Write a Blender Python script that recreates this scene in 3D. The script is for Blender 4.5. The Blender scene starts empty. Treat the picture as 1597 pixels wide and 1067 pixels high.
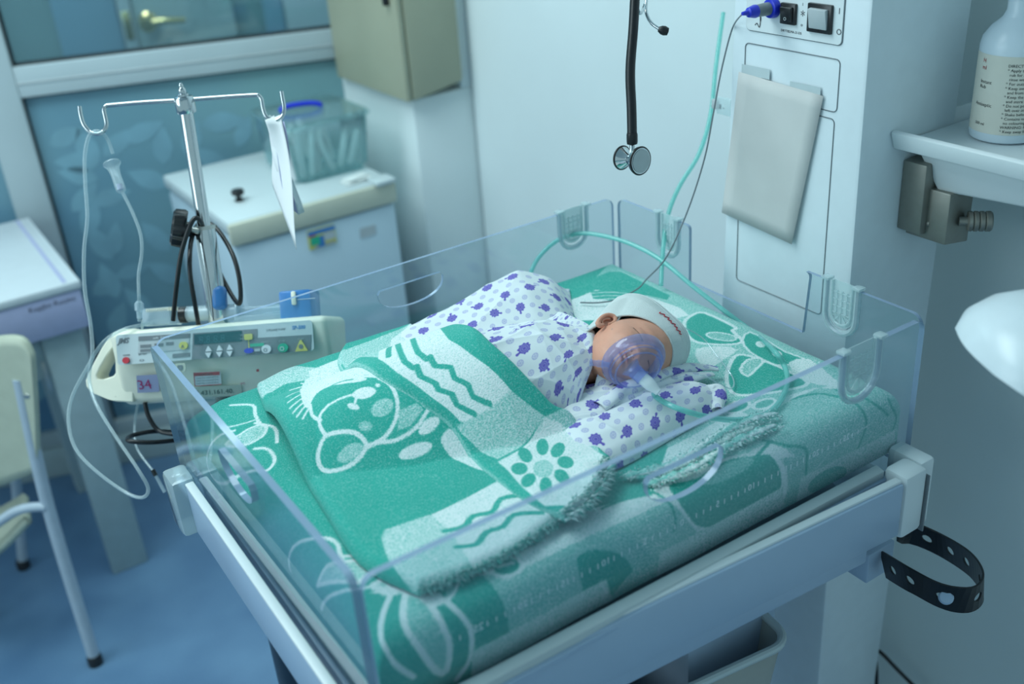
import bpy, bmesh, math, random
import numpy as np
from mathutils import Vector, Matrix
random.seed(4); np.random.seed(4)
scn = bpy.context.scene
COL = scn.collection
PI = math.pi
R = math.radians

# ------------------------------------------------------------------ camera, world, lights, exposure
CAM = np.array([-.2372, -.658, 1.6129])
FOC = 1645.49                      # focal length in pixels of a 1597 x 1067 frame
EUL = (1.0914, .0710, -.5907)
cd = bpy.data.cameras.new('camera'); co = bpy.data.objects.new('camera', cd); COL.objects.link(co)
co.location = CAM; co.rotation_euler = EUL
cd.sensor_width = 36; cd.lens = FOC * 36 / 1597; cd.clip_start = .02
cd.dof.use_dof = True; cd.dof.focus_distance = 1.31; cd.dof.aperture_fstop = 2.8
scn.camera = co
w = bpy.data.worlds.new('world'); scn.world = w; w.use_nodes = True
bg = w.node_tree.nodes['Background']; bg.inputs[0].default_value = (.50, .76, .84, 1); bg.inputs[1].default_value = .46

def area(name, loc, size, power, color, target=None):
    l = bpy.data.lights.new(name, 'AREA'); l.shape = 'RECTANGLE'; l.size, l.size_y = size
    l.energy = power; l.color = color
    o = bpy.data.objects.new(name, l); COL.objects.link(o); o.location = loc
    if target is not None:
        o.rotation_euler = (Vector(target) - Vector(loc)).to_track_quat('-Z', 'Y').to_euler()
    return o
area('ceiling_lamp_light', (-.35, 1.15, 2.62), (1.6, .9), 25, (.80, .98, 1.0))
area('window_light', (-2.2, 1.1, 1.9), (1.6, 1.4), 15, (.74, .93, 1.0), (.8, .3, .9))
area('corridor_fill_light', (.3, 2.75, 2.5), (.8, .3), 7, (.85, .97, 1.0))  # added fill that brightens the dim corridor behind the pane
scn.view_settings.view_transform = 'Standard'; scn.view_settings.look = 'None'
scn.view_settings.gamma = 1; scn.view_settings.use_curve_mapping = False
scn.view_settings.exposure = .58
scn.cycles.transparent_max_bounces = 24; scn.cycles.max_bounces = 10

# ------------------------------------------------------------------ geometry of the place
def rot(rx, ry, rz):
    c, s = math.cos, math.sin
    X = np.array([[1,0,0],[0,c(rx),-s(rx)],[0,s(rx),c(rx)]]); Y = np.array([[c(ry),0,s(ry)],[0,1,0],[-s(ry),0,c(ry)]])
    Z = np.array([[c(rz),-s(rz),0],[s(rz),c(rz),0],[0,0,1]])
    return Z @ Y @ X
RM = rot(*EUL)
def ray(x, y): return RM @ np.array([(x-798.5)/FOC, -(y-533.5)/FOC, -1.])
def at(x, y, z=None, X=None, Y=None, D=None, P=None, n=None):
    """a point of the place measured in the photograph, on a plane that is known"""
    d = ray(x, y)
    if z is not None: k = (z-CAM[2])/d[2]
    elif X is not None: k = (X-CAM[0])/d[0]
    elif Y is not None: k = (Y-CAM[1])/d[1]
    elif D is not None: k = D
    else: n = np.array(n, float); k = np.dot(np.array(P)-CAM, n)/np.dot(d, n)
    return CAM + d*k
def px(P):
    d = (np.asarray(P, float)-CAM) @ RM
    return np.stack([798.5+FOC*d[..., 0]/-d[..., 2], 533.5-FOC*d[..., 1]/-d[..., 2]], -1)

# ------------------------------------------------------------------ materials
def mat(name, color=(.8,.8,.8), rough=.5, metal=0, noise=0, nscale=40, bump=0, bscale=200, spec=.5, sheen=0, sss=0, emit=None, coat=0):
    m = bpy.data.materials.new(name); m.use_nodes = True; nt = m.node_tree; b = nt.nodes['Principled BSDF']
    b.inputs['Base Color'].default_value = (*color, 1); b.inputs['Roughness'].default_value = rough
    b.inputs['Metallic'].default_value = metal; b.inputs['Specular IOR Level'].default_value = spec
    if coat: b.inputs['Coat Weight'].default_value = coat
    if sheen: b.inputs['Sheen Weight'].default_value = sheen
    if sss:
        b.inputs['Subsurface Weight'].default_value = sss; b.inputs['Subsurface Radius'].default_value = (.01,.004,.002); b.inputs['Subsurface Scale'].default_value = .5
    tc = nt.nodes.new('ShaderNodeTexCoord')
    if noise:
        n = nt.nodes.new('ShaderNodeTexNoise'); n.inputs['Scale'].default_value = nscale; n.inputs['Detail'].default_value = 4
        nt.links.new(tc.outputs['Object'], n.inputs['Vector'])
        mr = nt.nodes.new('ShaderNodeMapRange'); mr.inputs[1].default_value = .3; mr.inputs[2].default_value = .7
        mr.inputs[3].default_value = 1-noise; mr.inputs[4].default_value = 1+noise
        nt.links.new(n.outputs[0], mr.inputs[0])
        mx = nt.nodes.new('ShaderNodeVectorMath'); mx.operation = 'SCALE'; mx.inputs[0].default_value = color
        nt.links.new(mr.outputs[0], mx.inputs['Scale']); nt.links.new(mx.outputs[0], b.inputs['Base Color'])
    if bump:
        n = nt.nodes.new('ShaderNodeTexNoise'); n.inputs['Scale'].default_value = bscale; n.inputs['Detail'].default_value = 3
        nt.links.new(tc.outputs['Object'], n.inputs['Vector'])
        bp = nt.nodes.new('ShaderNodeBump'); bp.inputs['Strength'].default_value = bump; bp.inputs['Distance'].default_value = .002
        nt.links.new(n.outputs[0], bp.inputs['Height']); nt.links.new(bp.outputs[0], b.inputs['Normal'])
    if emit: b.inputs['Emission Color'].default_value = (*emit[0], 1); b.inputs['Emission Strength'].default_value = emit[1]
    return m
def clear(name, tint=(.95,.98,.98), body=(.7,.8,.85), opaque=0., rough=.04, ior=1.45):
    """clear plastic: light goes straight through a thin sheet, a part is scattered, a part mirrored"""
    m = bpy.data.materials.new(name); m.use_nodes = True; nt = m.node_tree
    for n in list(nt.nodes):
        if n.type != 'OUTPUT_MATERIAL': nt.nodes.remove(n)
    out = [n for n in nt.nodes if n.type == 'OUTPUT_MATERIAL'][0]
    t = nt.nodes.new('ShaderNodeBsdfTransparent'); t.inputs[0].default_value = (*tint, 1)
    d = nt.nodes.new('ShaderNodeBsdfDiffuse'); d.inputs[0].default_value = (*body, 1)
    g = nt.nodes.new('ShaderNodeBsdfGlossy'); g.inputs['Roughness'].default_value = rough; g.inputs[0].default_value = (.9,.95,1,1)
    lw = nt.nodes.new('ShaderNodeLayerWeight'); lw.inputs[0].default_value = .5      # Schlick's law, the same from both sides of the sheet
    pw = nt.nodes.new('ShaderNodeMath'); pw.operation = 'POWER'; pw.inputs[1].default_value = 5; nt.links.new(lw.outputs['Facing'], pw.inputs[0])
    f0 = ((ior-1)/(ior+1))**2
    f = nt.nodes.new('ShaderNodeMath'); f.operation = 'MULTIPLY_ADD'; f.inputs[1].default_value = 1-f0; f.inputs[2].default_value = f0; nt.links.new(pw.outputs[0], f.inputs[0])
    a = nt.nodes.new('ShaderNodeMixShader'); a.inputs[0].default_value = opaque
    c = nt.nodes.new('ShaderNodeMixShader')
    nt.links.new(t.outputs[0], a.inputs[1]); nt.links.new(d.outputs[0], a.inputs[2])
    nt.links.new(f.outputs[0], c.inputs[0]); nt.links.new(a.outputs[0], c.inputs[1]); nt.links.new(g.outputs[0], c.inputs[2])
    nt.links.new(c.outputs[0], out.inputs[0])
    return m
M = dict(
    wall=mat('wall_paint', (.66,.74,.75), .7, noise=.03, nscale=3, bump=.05),
    grey_wall=mat('grey_wall_paint', (.50,.58,.60), .7, noise=.03, nscale=3),
    white=mat('white_enamel', (.72,.78,.80), .35, noise=.02, nscale=8),
    trolley=mat('pale_blue_enamel', (.38,.50,.65), .32, noise=.03, nscale=8),
    cream=mat('cream_plastic', (.80,.79,.66), .45, noise=.03),
    beige=mat('beige_cabinet_paint', (.37,.38,.28), .5, noise=.05, nscale=6),
    frame=mat('white_window_frame', (.38,.46,.49), .4, noise=.03, nscale=6),
    fridge=mat('fridge_enamel', (.47,.60,.68), .35, noise=.02, nscale=5),
    fridge_top=mat('fridge_top_enamel', (.52,.60,.62), .4, noise=.02, nscale=5),
    trim=mat('fridge_trim', (.54,.56,.46), .45, noise=.02),
    black=mat('black_rubber', (.008,.009,.011), .35, noise=.2),
    blackp=mat('black_plastic', (.015,.016,.018), .25, noise=.1),
    chrome=mat('chrome', (.58,.62,.64), .10, 1, noise=.03),
    steel=mat('brushed_steel', (.55,.56,.53), .35, 1, noise=.06, nscale=60),
    nickel=mat('clamp_grey_metal', (.27,.27,.24), .42, .55, noise=.06, nscale=60),
    brass=mat('brass', (.80,.64,.30), .25, 1, noise=.05),
    blue=mat('blue_plastic', (.045,.20,.50), .3, noise=.06),
    deep_blue=mat('deep_blue_plastic', (.012,.03,.55), .3, noise=.05),
    grey=mat('grey_plastic', (.17,.20,.22), .4, noise=.05),
    midgrey=mat('mid_grey_print', (.16,.19,.21), .5, noise=.05),
    ltgrey=mat('light_grey_plastic', (.45,.50,.52), .4, noise=.04),
    red=mat('red_print', (.55,.03,.05), .5, noise=.05),
    pink=mat('pink_print', (.70,.10,.30), .5, noise=.05),
    ink=mat('black_ink', (.03,.03,.04), .6, noise=.05),
    yellow=mat('yellow_plastic', (.62,.58,.14), .4, noise=.05),
    green=mat('green_plastic', (.02,.42,.25), .4, noise=.05),
    lcd=mat('display_glass', (.03,.09,.11), .15, noise=.05),
    seg=mat('display_segment', (.04,.14,.17), .3, noise=.05),
    paper=mat('paper', (.74,.76,.78), .8, noise=.03, nscale=12),
    pinkpaper=mat('pinkish_paper', (.60,.60,.585), .8, noise=.05, nscale=9),
    tape=mat('tape', (.52,.60,.62), .5, noise=.03),
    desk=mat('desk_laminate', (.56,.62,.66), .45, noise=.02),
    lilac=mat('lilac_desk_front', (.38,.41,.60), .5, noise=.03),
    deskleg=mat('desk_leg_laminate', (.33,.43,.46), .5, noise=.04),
    chair=mat('chair_shell_plastic', (.46,.50,.40), .5, noise=.04),
    tubepaint=mat('pale_tube_paint', (.42,.50,.58), .35, noise=.04),
    cloth=mat('white_cotton', (.72,.77,.76), .9, noise=.03, bump=.5, bscale=900),
    sheet=mat('mattress_cover', (.50,.55,.60), .7, noise=.04, nscale=20),
    bottle=mat('bottle_plastic', (.60,.70,.77), .3, noise=.02),
    label=mat('bottle_label', (.62,.62,.55), .6, noise=.03),
    white2=mat('white_plastic', (.70,.78,.82), .3, noise=.02),
    bin=mat('bin_plastic', (.35,.38,.37), .4, noise=.03),
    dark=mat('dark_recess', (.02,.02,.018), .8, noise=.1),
    darkmetal=mat('dark_blue_metal', (.05,.08,.11), .3, .6, noise=.08),
    strap=mat('strap_rubber', (.006,.008,.010), .38, noise=.2),
    corridor=mat('corridor_wall', (.16,.27,.29), .8, noise=.06, nscale=3),
    corridor_blue=mat('corridor_blue_panel', (.16,.30,.40), .7, noise=.04, nscale=3),
    door=mat('grey_door', (.30,.40,.41), .6, noise=.05, nscale=3),
    skirt=mat('skirting', (.36,.46,.48), .5, noise=.04),
    acrylic=clear('clear_acrylic', (.90,.94,.955), (.5,.65,.75), .045, .02, 1.46),
    acrylic_edge=clear('acrylic_edge', (.50,.62,.74), (.30,.40,.54), .78, .12, 1.5),
    clip=clear('clear_clip_plastic', (.90,.95,.95), (.68,.80,.82), .40, .12, 1.5),
    tube=clear('clear_vinyl', (.90,.95,.96), (.70,.80,.82), .24, .08, 1.5),
    greentube=clear('green_vinyl', (.62,.90,.86), (.25,.70,.65), .42, .06, 1.5),
    maskp=clear('violet_mask_vinyl', (.86,.88,.97), (.42,.48,.80), .09, .05, 1.38),
    maskc=clear('mask_cushion_vinyl', (.80,.83,.96), (.42,.48,.82), .20, .05, 1.5),
    boxp=clear('clear_box_plastic', (.82,.92,.92), (.50,.64,.65), .10, .10, 1.45),
    syr=clear('syringe_plastic', (.88,.94,.97), (.62,.74,.80), .35, .08, 1.5),
    pane=clear('window_pane', (.86,.95,.97), (.3,.45,.5), .05, .02, 1.45),
    marks=mat('engraved_scale', (.80,.88,.90), .6, noise=.02),
)
def frosted():
    m = mat('frosted_blue_glass', (.12,.26,.36), .35); nt = m.node_tree; b = nt.nodes['Principled BSDF']
    tc = nt.nodes.new('ShaderNodeTexCoord'); n = nt.nodes.new('ShaderNodeTexNoise'); n.inputs['Scale'].default_value = 1.6
    nt.links.new(tc.outputs['Object'], n.inputs['Vector'])
    sx = nt.nodes.new('ShaderNodeSeparateXYZ'); nt.links.new(tc.outputs['Object'], sx.inputs[0])
    ad = nt.nodes.new('ShaderNodeMath'); ad.operation = 'MULTIPLY_ADD'; ad.inputs[1].default_value = .8
    nt.links.new(sx.outputs['X'], ad.inputs[0]); nt.links.new(n.outputs[0], ad.inputs[2])
    cr = nt.nodes.new('ShaderNodeValToRGB'); cr.color_ramp.elements[0].position = .45; cr.color_ramp.elements[1].position = 1.1
    cr.color_ramp.elements[0].color = (.085,.20,.32,1); cr.color_ramp.elements[1].color = (.17,.32,.35,1)
    nt.links.new(ad.outputs[0], cr.inputs[0]); nt.links.new(cr.outputs[0], b.inputs['Base Color'])
    return m
M['frost'] = frosted(); M['leaf'] = mat('leaf_film', (.17,.33,.41), .5, noise=.10, nscale=12)
def floor_mat():
    m = mat('blue_vinyl_floor', (.08,.20,.40), .42, noise=.0); nt = m.node_tree; b = nt.nodes['Principled BSDF']
    tc = nt.nodes.new('ShaderNodeTexCoord'); n = nt.nodes.new('ShaderNodeTexNoise'); n.inputs['Scale'].default_value = 260; n.inputs['Detail'].default_value = 5
    n2 = nt.nodes.new('ShaderNodeTexNoise'); n2.inputs['Scale'].default_value = 5
    for q in (n, n2): nt.links.new(tc.outputs['Object'], q.inputs['Vector'])
    ad = nt.nodes.new('ShaderNodeMath'); ad.operation = 'MULTIPLY_ADD'; ad.inputs[1].default_value = .5
    nt.links.new(n.outputs[0], ad.inputs[0]); nt.links.new(n2.outputs[0], ad.inputs[2])
    cr = nt.nodes.new('ShaderNodeValToRGB'); cr.color_ramp.elements[0].position = .55; cr.color_ramp.elements[1].position = 1.0
    cr.color_ramp.elements[0].color = (.080,.168,.295,1); cr.color_ramp.elements[1].color = (.135,.255,.40,1)
    nt.links.new(ad.outputs[0], cr.inputs[0]); nt.links.new(cr.outputs[0], b.inputs['Base Color'])
    return m
M['floor'] = floor_mat()
def terry():
    """two-tone woven cotton: attribute tone 0 = green face, 1 = white face, between = mixed weave"""
    m = mat('green_jacquard_cotton', (.1,.5,.4), .95, sheen=.15); nt = m.node_tree; b = nt.nodes['Principled BSDF']; b.inputs['Specular IOR Level'].default_value = .1
    at_ = nt.nodes.new('ShaderNodeAttribute'); at_.attribute_name = 'tone'
    tc = nt.nodes.new('ShaderNodeTexCoord')
    n = nt.nodes.new('ShaderNodeTexNoise'); n.inputs['Scale'].default_value = 620; n.inputs['Detail'].default_value = 2
    nt.links.new(tc.outputs['Object'], n.inputs['Vector'])
    a = nt.nodes.new('ShaderNodeMath'); a.operation = 'MULTIPLY_ADD'; a.inputs[1].default_value = 1.5; a.inputs[2].default_value = -.78
    nt.links.new(n.outputs[0], a.inputs[0])
    s = nt.nodes.new('ShaderNodeMath'); s.operation = 'ADD'; nt.links.new(a.outputs[0], s.inputs[0]); nt.links.new(at_.outputs['Fac'], s.inputs[1])
    cr = nt.nodes.new('ShaderNodeValToRGB'); e = cr.color_ramp.elements
    e[0].position = -.0; e[0].color = (.030,.37,.30,1); e[1].position = .95; e[1].color = (.74,.82,.82,1)
    k = e.new(.5); k.color = (.24,.56,.51,1)
    nt.links.new(s.outputs[0], cr.inputs[0]); nt.links.new(cr.outputs[0], b.inputs['Base Color'])
    bp = nt.nodes.new('ShaderNodeBump'); bp.inputs['Strength'].default_value = .7; bp.inputs['Distance'].default_value = .0012
    nt.links.new(n.outputs[0], bp.inputs['Height']); nt.links.new(bp.outputs[0], b.inputs['Normal'])
    return m
M['terry'] = terry()
def flannel():
    m = mat('purple_printed_flannel', (.8,.8,.8), .9); nt = m.node_tree; b = nt.nodes['Principled BSDF']; b.inputs['Specular IOR Level'].default_value = .1
    at_ = nt.nodes.new('ShaderNodeAttribute'); at_.attribute_name = 'tone'
    cr = nt.nodes.new('ShaderNodeValToRGB'); e = cr.color_ramp.elements
    e[0].position = 0; e[0].color = (.69,.75,.77,1); e[1].position = 1; e[1].color = (.115,.085,.42,1)
    k = e.new(.5); k.color = (.36,.38,.62,1)
    nt.links.new(at_.outputs['Fac'], cr.inputs[0]); nt.links.new(cr.outputs[0], b.inputs['Base Color'])
    tc = nt.nodes.new('ShaderNodeTexCoord'); n = nt.nodes.new('ShaderNodeTexNoise'); n.inputs['Scale'].default_value = 900
    nt.links.new(tc.outputs['Object'], n.inputs['Vector'])
    bp = nt.nodes.new('ShaderNodeBump'); bp.inputs['Strength'].default_value = .4; bp.inputs['Distance'].default_value = .0006
    nt.links.new(n.outputs[0], bp.inputs['Height']); nt.links.new(bp.outputs[0], b.inputs['Normal'])
    return m
M['flannel'] = flannel()
M['skin'] = mat('newborn_skin', (.66,.315,.215), .5, noise=.10, nscale=30, sss=.12, bump=.15, bscale=500)
M['hat'] = mat('cap_knit', (.66,.73,.72), .9, noise=.03, bump=.7, bscale=1100)

# ------------------------------------------------------------------ builders
def link(o, parent=None):
    COL.objects.link(o)
    if parent is not None:
        o.parent = parent; o.matrix_parent_inverse = parent.matrix_basis.inverted()
    return o
def thing(name, label, cat, loc=(0,0,0), group=None):
    o = bpy.data.objects.new(name, None); COL.objects.link(o); o.location = loc; o.empty_display_size = .02
    return tag(o, label, cat, group)
def tag(o, label, cat, group=None):
    o['label'] = label; o['category'] = cat
    if group: o['group'] = group
    return o
def struct(o): o['kind'] = 'structure'; return o
def finish(name, bm, m, parent=None, smooth=True, sharp=35):
    bmesh.ops.recalc_face_normals(bm, faces=bm.faces)
    me = bpy.data.meshes.new(name); bm.to_mesh(me); bm.free()
    for q in (m if isinstance(m, (list, tuple)) else [m]): me.materials.append(q)
    if smooth:
        me.polygons.foreach_set('use_smooth', [True]*len(me.polygons)); me.set_sharp_from_angle(angle=R(sharp))
    return link(bpy.data.objects.new(name, me), parent)
def V(p): return Vector([float(a) for a in p])
def bx(bm, c, s, M4=None, bevel=0, seg=2):
    r = bmesh.ops.create_cube(bm, size=1); vs = r['verts']
    for v in vs: v.co = Vector((v.co.x*s[0]+c[0], v.co.y*s[1]+c[1], v.co.z*s[2]+c[2]))
    if bevel:
        es = list({e for v in vs for e in v.link_edges})
        g = bmesh.ops.bevel(bm, geom=es, offset=bevel, segments=seg, affect='EDGES', profile=.5)
        vs = list({v for f in g['faces'] for v in f.verts} | {v for v in vs if v.is_valid})
    if M4 is not None:
        for v in vs: v.co = M4 @ v.co
    return vs
def box(name, c, s, m, parent=None, bevel=.002, M4=None, seg=2):
    bm = bmesh.new(); bx(bm, c, s, M4, bevel, seg); return finish(name, bm, m, parent)
def hexa(bm, b, t):
    """solid between four bottom and four top points"""
    vs = [bm.verts.new(V(p)) for p in list(b)+list(t)]
    for f in ((3,2,1,0),(4,5,6,7),(0,1,5,4),(1,2,6,5),(2,3,7,6),(3,0,4,7)): bm.faces.new([vs[i] for i in f])
    return vs
def hexao(name, b, t, m, parent=None, bevel=.002):
    bm = bmesh.new(); hexa(bm, b, t)
    bmesh.ops.recalc_face_normals(bm, faces=bm.faces)
    if bevel: bmesh.ops.bevel(bm, geom=list(bm.edges), offset=bevel, segments=2, affect='EDGES', profile=.5)
    return finish(name, bm, m, parent)
def smooth_path(pts, n=8, closed=False):
    P = [np.array(p, float) for p in pts]; N = len(P); out = []
    rng = range(N if closed else N-1)
    for i in rng:
        if closed: a, b, c, d = P[(i-1)%N], P[i], P[(i+1)%N], P[(i+2)%N]
        else: a, b, c, d = P[max(i-1,0)], P[i], P[i+1], P[min(i+2,N-1)]
        for k in range(n):
            t = k/n
            out.append(.5*((2*b)+(-a+c)*t+(2*a-5*b+4*c-d)*t*t+(-a+3*b-3*c+d)*t**3))
    if not closed: out.append(P[-1])
    return out
def tb(bm, pts, r, seg=10, closed=False, smooth=8, radii=None, cap=True):
    if smooth: 
        if radii is not None and len(radii) == len(pts):
            q = smooth_path([list(p)+[rr] for p, rr in zip(pts, radii)], smooth, closed); pts = [a[:3] for a in q]; radii = [a[3] for a in q]
        else: pts = smooth_path(pts, smooth, closed)
    P = [V(p) for p in pts]; n = len(P); rings = []; up = None
    for i in range(n):
        if closed: t = (P[(i+1)%n]-P[i-1]).normalized()
        else: t = (P[min(i+1,n-1)]-P[max(i-1,0)]).normalized()
        if up is None:
            up = t.orthogonal().normalized()
        else:
            up = (up - t*up.dot(t)).normalized()
        s = t.cross(up); rr = radii[i] if radii is not None else r
        rings.append([bm.verts.new(P[i]+(up*math.cos(a)+s*math.sin(a))*rr) for a in [2*PI*k/seg for k in range(seg)]])
    for i in range(n if closed else n-1):
        A, B = rings[i], rings[(i+1)%n]
        off = 0
        if closed and i == n-1:
            off = min(range(seg), key=lambda o: (A[0].co-B[o].co).length)
        for k in range(seg): bm.faces.new([A[k], A[(k+1)%seg], B[(k+1+off)%seg], B[(k+off)%seg]])
    if cap and not closed: bm.faces.new(rings[0][::-1]); bm.faces.new(rings[-1])
def tube(name, pts, r, m, parent=None, **k):
    bm = bmesh.new(); tb(bm, pts, r, **k); return finish(name, bm, m, parent, sharp=50)
def frame_to(p, axis, up=(0,0,1)):
    z = V(axis).normalized(); u = V(up); x = u.cross(z)
    if x.length < 1e-4: x = Vector((1,0,0))
    x.normalize(); y = z.cross(x)
    m = Matrix((x, y, z)).transposed().to_4x4(); m.translation = V(p); return m
def lat(bm, prof, seg=32, M4=None, sx=1, sy=1):
    """prof: (r, z) pairs turned about z"""
    rings = []
    for r_, z in prof:
        if r_ < 1e-6: rings.append([bm.verts.new((0,0,z))])
        else: rings.append([bm.verts.new((r_*sx*math.cos(2*PI*k/seg), r_*sy*math.sin(2*PI*k/seg), z)) for k in range(seg)])
    for A, B in zip(rings, rings[1:]):
        for k in range(seg):
            q = [A[k%len(A)], A[(k+1)%len(A)], B[(k+1)%len(B)], B[k%len(B)]]
            u = []
            for v in q:
                if v not in u: u.append(v)
            if len(u) > 2: bm.faces.new(u)
    if M4 is not None:
        for rg in rings:
            for v in rg: v.co = M4 @ v.co
def lathe(name, prof, m, parent=None, M4=None, seg=32, **k):
    bm = bmesh.new(); lat(bm, prof, seg, M4, **k); return finish(name, bm, m, parent)
def plate_mesh(outline, holes, thick):
    """flat sheet with cut-outs, in xy, thickness about z=0"""
    cu = bpy.data.curves.new('outline', 'CURVE'); cu.dimensions = '2D'; cu.fill_mode = 'BOTH'; cu.extrude = thick/2
    for pl in [outline]+list(holes):
        s = cu.splines.new('POLY'); s.points.add(len(pl)-1); s.use_cyclic_u = True
        for q, p in zip(s.points, pl): q.co = (p[0], p[1], 0, 1)
    o = bpy.data.objects.new('outline', cu); COL.objects.link(o)
    dg = bpy.context.evaluated_depsgraph_get(); dg.update()
    me = bpy.data.meshes.new_from_object(o.evaluated_get(dg)); bpy.data.objects.remove(o); bpy.data.curves.remove(cu)
    return me
def plate(name, outline, holes, thick, M4, m, parent=None):
    me = plate_mesh(outline, holes, thick); me.materials.clear()
    bm = bmesh.new(); bm.from_mesh(me); bmesh.ops.remove_doubles(bm, verts=bm.verts, dist=1e-5)
    bm.normal_update()
    for f in bm.faces: f.material_index = 0 if abs(f.normal.z) > .7 or not isinstance(m, (list, tuple)) else 1
    for v in bm.verts: v.co = M4 @ v.co
    return finish(name, bm, m, parent, sharp=40)
def rrect(x0, y0, x1, y1, r, n=5):
    out = []
    for cx, cy, a in ((x1-r,y0+r,-90),(x1-r,y1-r,0),(x0+r,y1-r,90),(x0+r,y0+r,180)):
        for k in range(n+1):
            t = R(a+90*k/n); out.append((cx+r*math.cos(t), cy+r*math.sin(t)))
    return out
def text(name, body, size, M4, m, parent=None, depth=.0002, align='LEFT', shear=0, bold=0):
    cu = bpy.data.curves.new('letters', 'FONT'); cu.body = body; cu.size = size; cu.extrude = depth; cu.align_x = align; cu.shear = shear; cu.offset = bold
    cu.resolution_u = 2
    o = bpy.data.objects.new('letters', cu); COL.objects.link(o)
    dg = bpy.context.evaluated_depsgraph_get(); dg.update()
    me = bpy.data.meshes.new_from_object(o.evaluated_get(dg)); bpy.data.objects.remove(o)
    me.transform(M4); me.materials.clear(); me.materials.append(m); me.name = name
    return link(bpy.data.objects.new(name, me), parent)
def grid_obj(name, P, m, parent=None, tone=None, thick=0):
    n, k = P.shape[:2]
    me = bpy.data.meshes.new(name); idx = np.arange(n*k).reshape(n, k)
    F = np.stack([idx[:-1,:-1], idx[1:,:-1], idx[1:,1:], idx[:-1,1:]], -1).reshape(-1, 4)
    me.vertices.add(n*k); me.vertices.foreach_set('co', P.reshape(-1).astype(np.float32))
    me.loops.add(F.size); me.loops.foreach_set('vertex_index', F.reshape(-1))
    me.polygons.add(len(F)); me.polygons.foreach_set('loop_start', np.arange(0, F.size, 4)); me.polygons.foreach_set('loop_total', np.full(len(F), 4))
    me.update(calc_edges=True); me.polygons.foreach_set('use_smooth', np.ones(len(F), bool))
    if tone is not None:
        a = me.attributes.new('tone', 'FLOAT', 'POINT'); a.data.foreach_set('value', tone.reshape(-1).astype(np.float32))
    me.materials.append(m); me.validate()
    o = link(bpy.data.objects.new(name, me), parent)
    if thick:
        md = o.modifiers.new('thickness', 'SOLIDIFY'); md.thickness = thick; md.offset = -1
    return o
def si(x, xs, ys):
    """interpolation with rounded knees"""
    g = np.linspace(0, 1, 401); v = np.interp(g, xs, ys); k = np.hanning(61); k /= k.sum()
    return np.interp(x, g, np.convolve(np.pad(v, 30, 'reflect', reflect_type='odd'), k, 'valid'))
def nz(x, y, s, seed=0):
    """cheap smooth noise built of sines"""
    rg = np.random.RandomState(seed); v = 0
    for k in range(7):
        a = rg.uniform(0, 2*PI); f = s*rg.uniform(.6, 1.9); p = rg.uniform(0, 2*PI)
        v = v+np.sin((x*math.cos(a)+y*math.sin(a))*f+p)
    return v/7

# ------------------------------------------------------------------ the room
struct(box('floor', (0,.8,-.02), (7,6.4,.04), M['floor'], bevel=0))
struct(box('wall_right', (1.10,-.3,1.35), (.10,3.62,2.7), M['wall'], bevel=0))
struct(box('ceiling', (-1.0,.8,2.74), (5,6.4,.06), M['wall'], bevel=0))
# boxed-in pillar in the corner, stepped back above one metre where the cabinet sits
struct(box('wall_corner', (.888+.13,1.515+.25,.5), (.26,.5,1.0), M['wall'], bevel=.004))
struct(box('wall_corner_upper', (1.022+.06,1.515+.25,1.85), (.12,.5,1.7), M['wall'], bevel=.004))
WA = R(161); WE = np.array([-math.cos(WA), -math.sin(WA), 0]); WE[1] = -math.sin(WA); WN = np.array([-math.sin(WA), -abs(math.cos(WA)), 0]); W0 = np.array([.01, 2.2, 0])
def wm(u, z, d=0): return W0+WE*u+np.array([0,0,z])+WN*d       # along, up, towards the room
WM = Matrix(((WE[0],0,-WN[0],W0[0]),(WE[1],0,-WN[1],W0[1]),(0,1,0,0),(0,0,0,1)))   # local x along, y up, z away from room
def wbox(name, u0, u1, z0, z1, d0, d1, m, parent=None, bevel=.003):
    return box(name, ((u0+u1)/2, (z0+z1)/2, -(d0+d1)/2), (abs(u1-u0), abs(z1-z0), abs(d1-d0)), m, parent, bevel, WM)
win = struct(bpy.data.objects.new('window_1', None)); COL.objects.link(win); win.location = W0
wbox('mullion', .070, .158, .0, 2.6, -.03, .03, M['frame'], win)
wbox('mullion', -1.2, -1.12, .0, 2.6, -.03, .03, M['frame'], win)
wbox('rail', .158, .93, 1.047, 1.120, -.028, .028, M['frame'], win)
wbox('rail', -1.12, .07, 1.047, 1.120, -.028, .028, M['frame'], win)
wbox('rail', .158, .93, .085, .13, -.028, .028, M['frame'], win)
wbox('rail', -1.12, .07, .085, .13, -.028, .028, M['frame'], win)
wbox('bead', .158, .93, 1.080, 1.084, .028, .031, M['ltgrey'], win, .0005)
wbox('upper_pane', .158, .93, 1.12, 2.6, -.004, .004, M['pane'], win, 0)
wbox('upper_pane', -1.12, .07, 1.12, 2.6, -.004, .004, M['pane'], win, 0)
wbox('gasket', .158, .93, 1.120, 1.126, -.010, .012, M['blackp'], win, .001)
wbox('gasket', .158, .93, 1.041, 1.047, -.010, .012, M['blackp'], win, .001)
wbox('gasket', .158, .163, .13, 1.041, -.010, .012, M['blackp'], win, .001)
wbox('gasket', .158, .163, 1.126, 2.6, -.010, .012, M['blackp'], win, .001)
wbox('frosted_pane', .158, .93, .13, 1.047, -.006, .006, M['frost'], win, 0)
wbox('frosted_pane', -1.12, .07, .13, 1.047, -.006, .006, M['frost'], win, 0)
lf = bmesh.new(); rg = random.Random(3)
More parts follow.
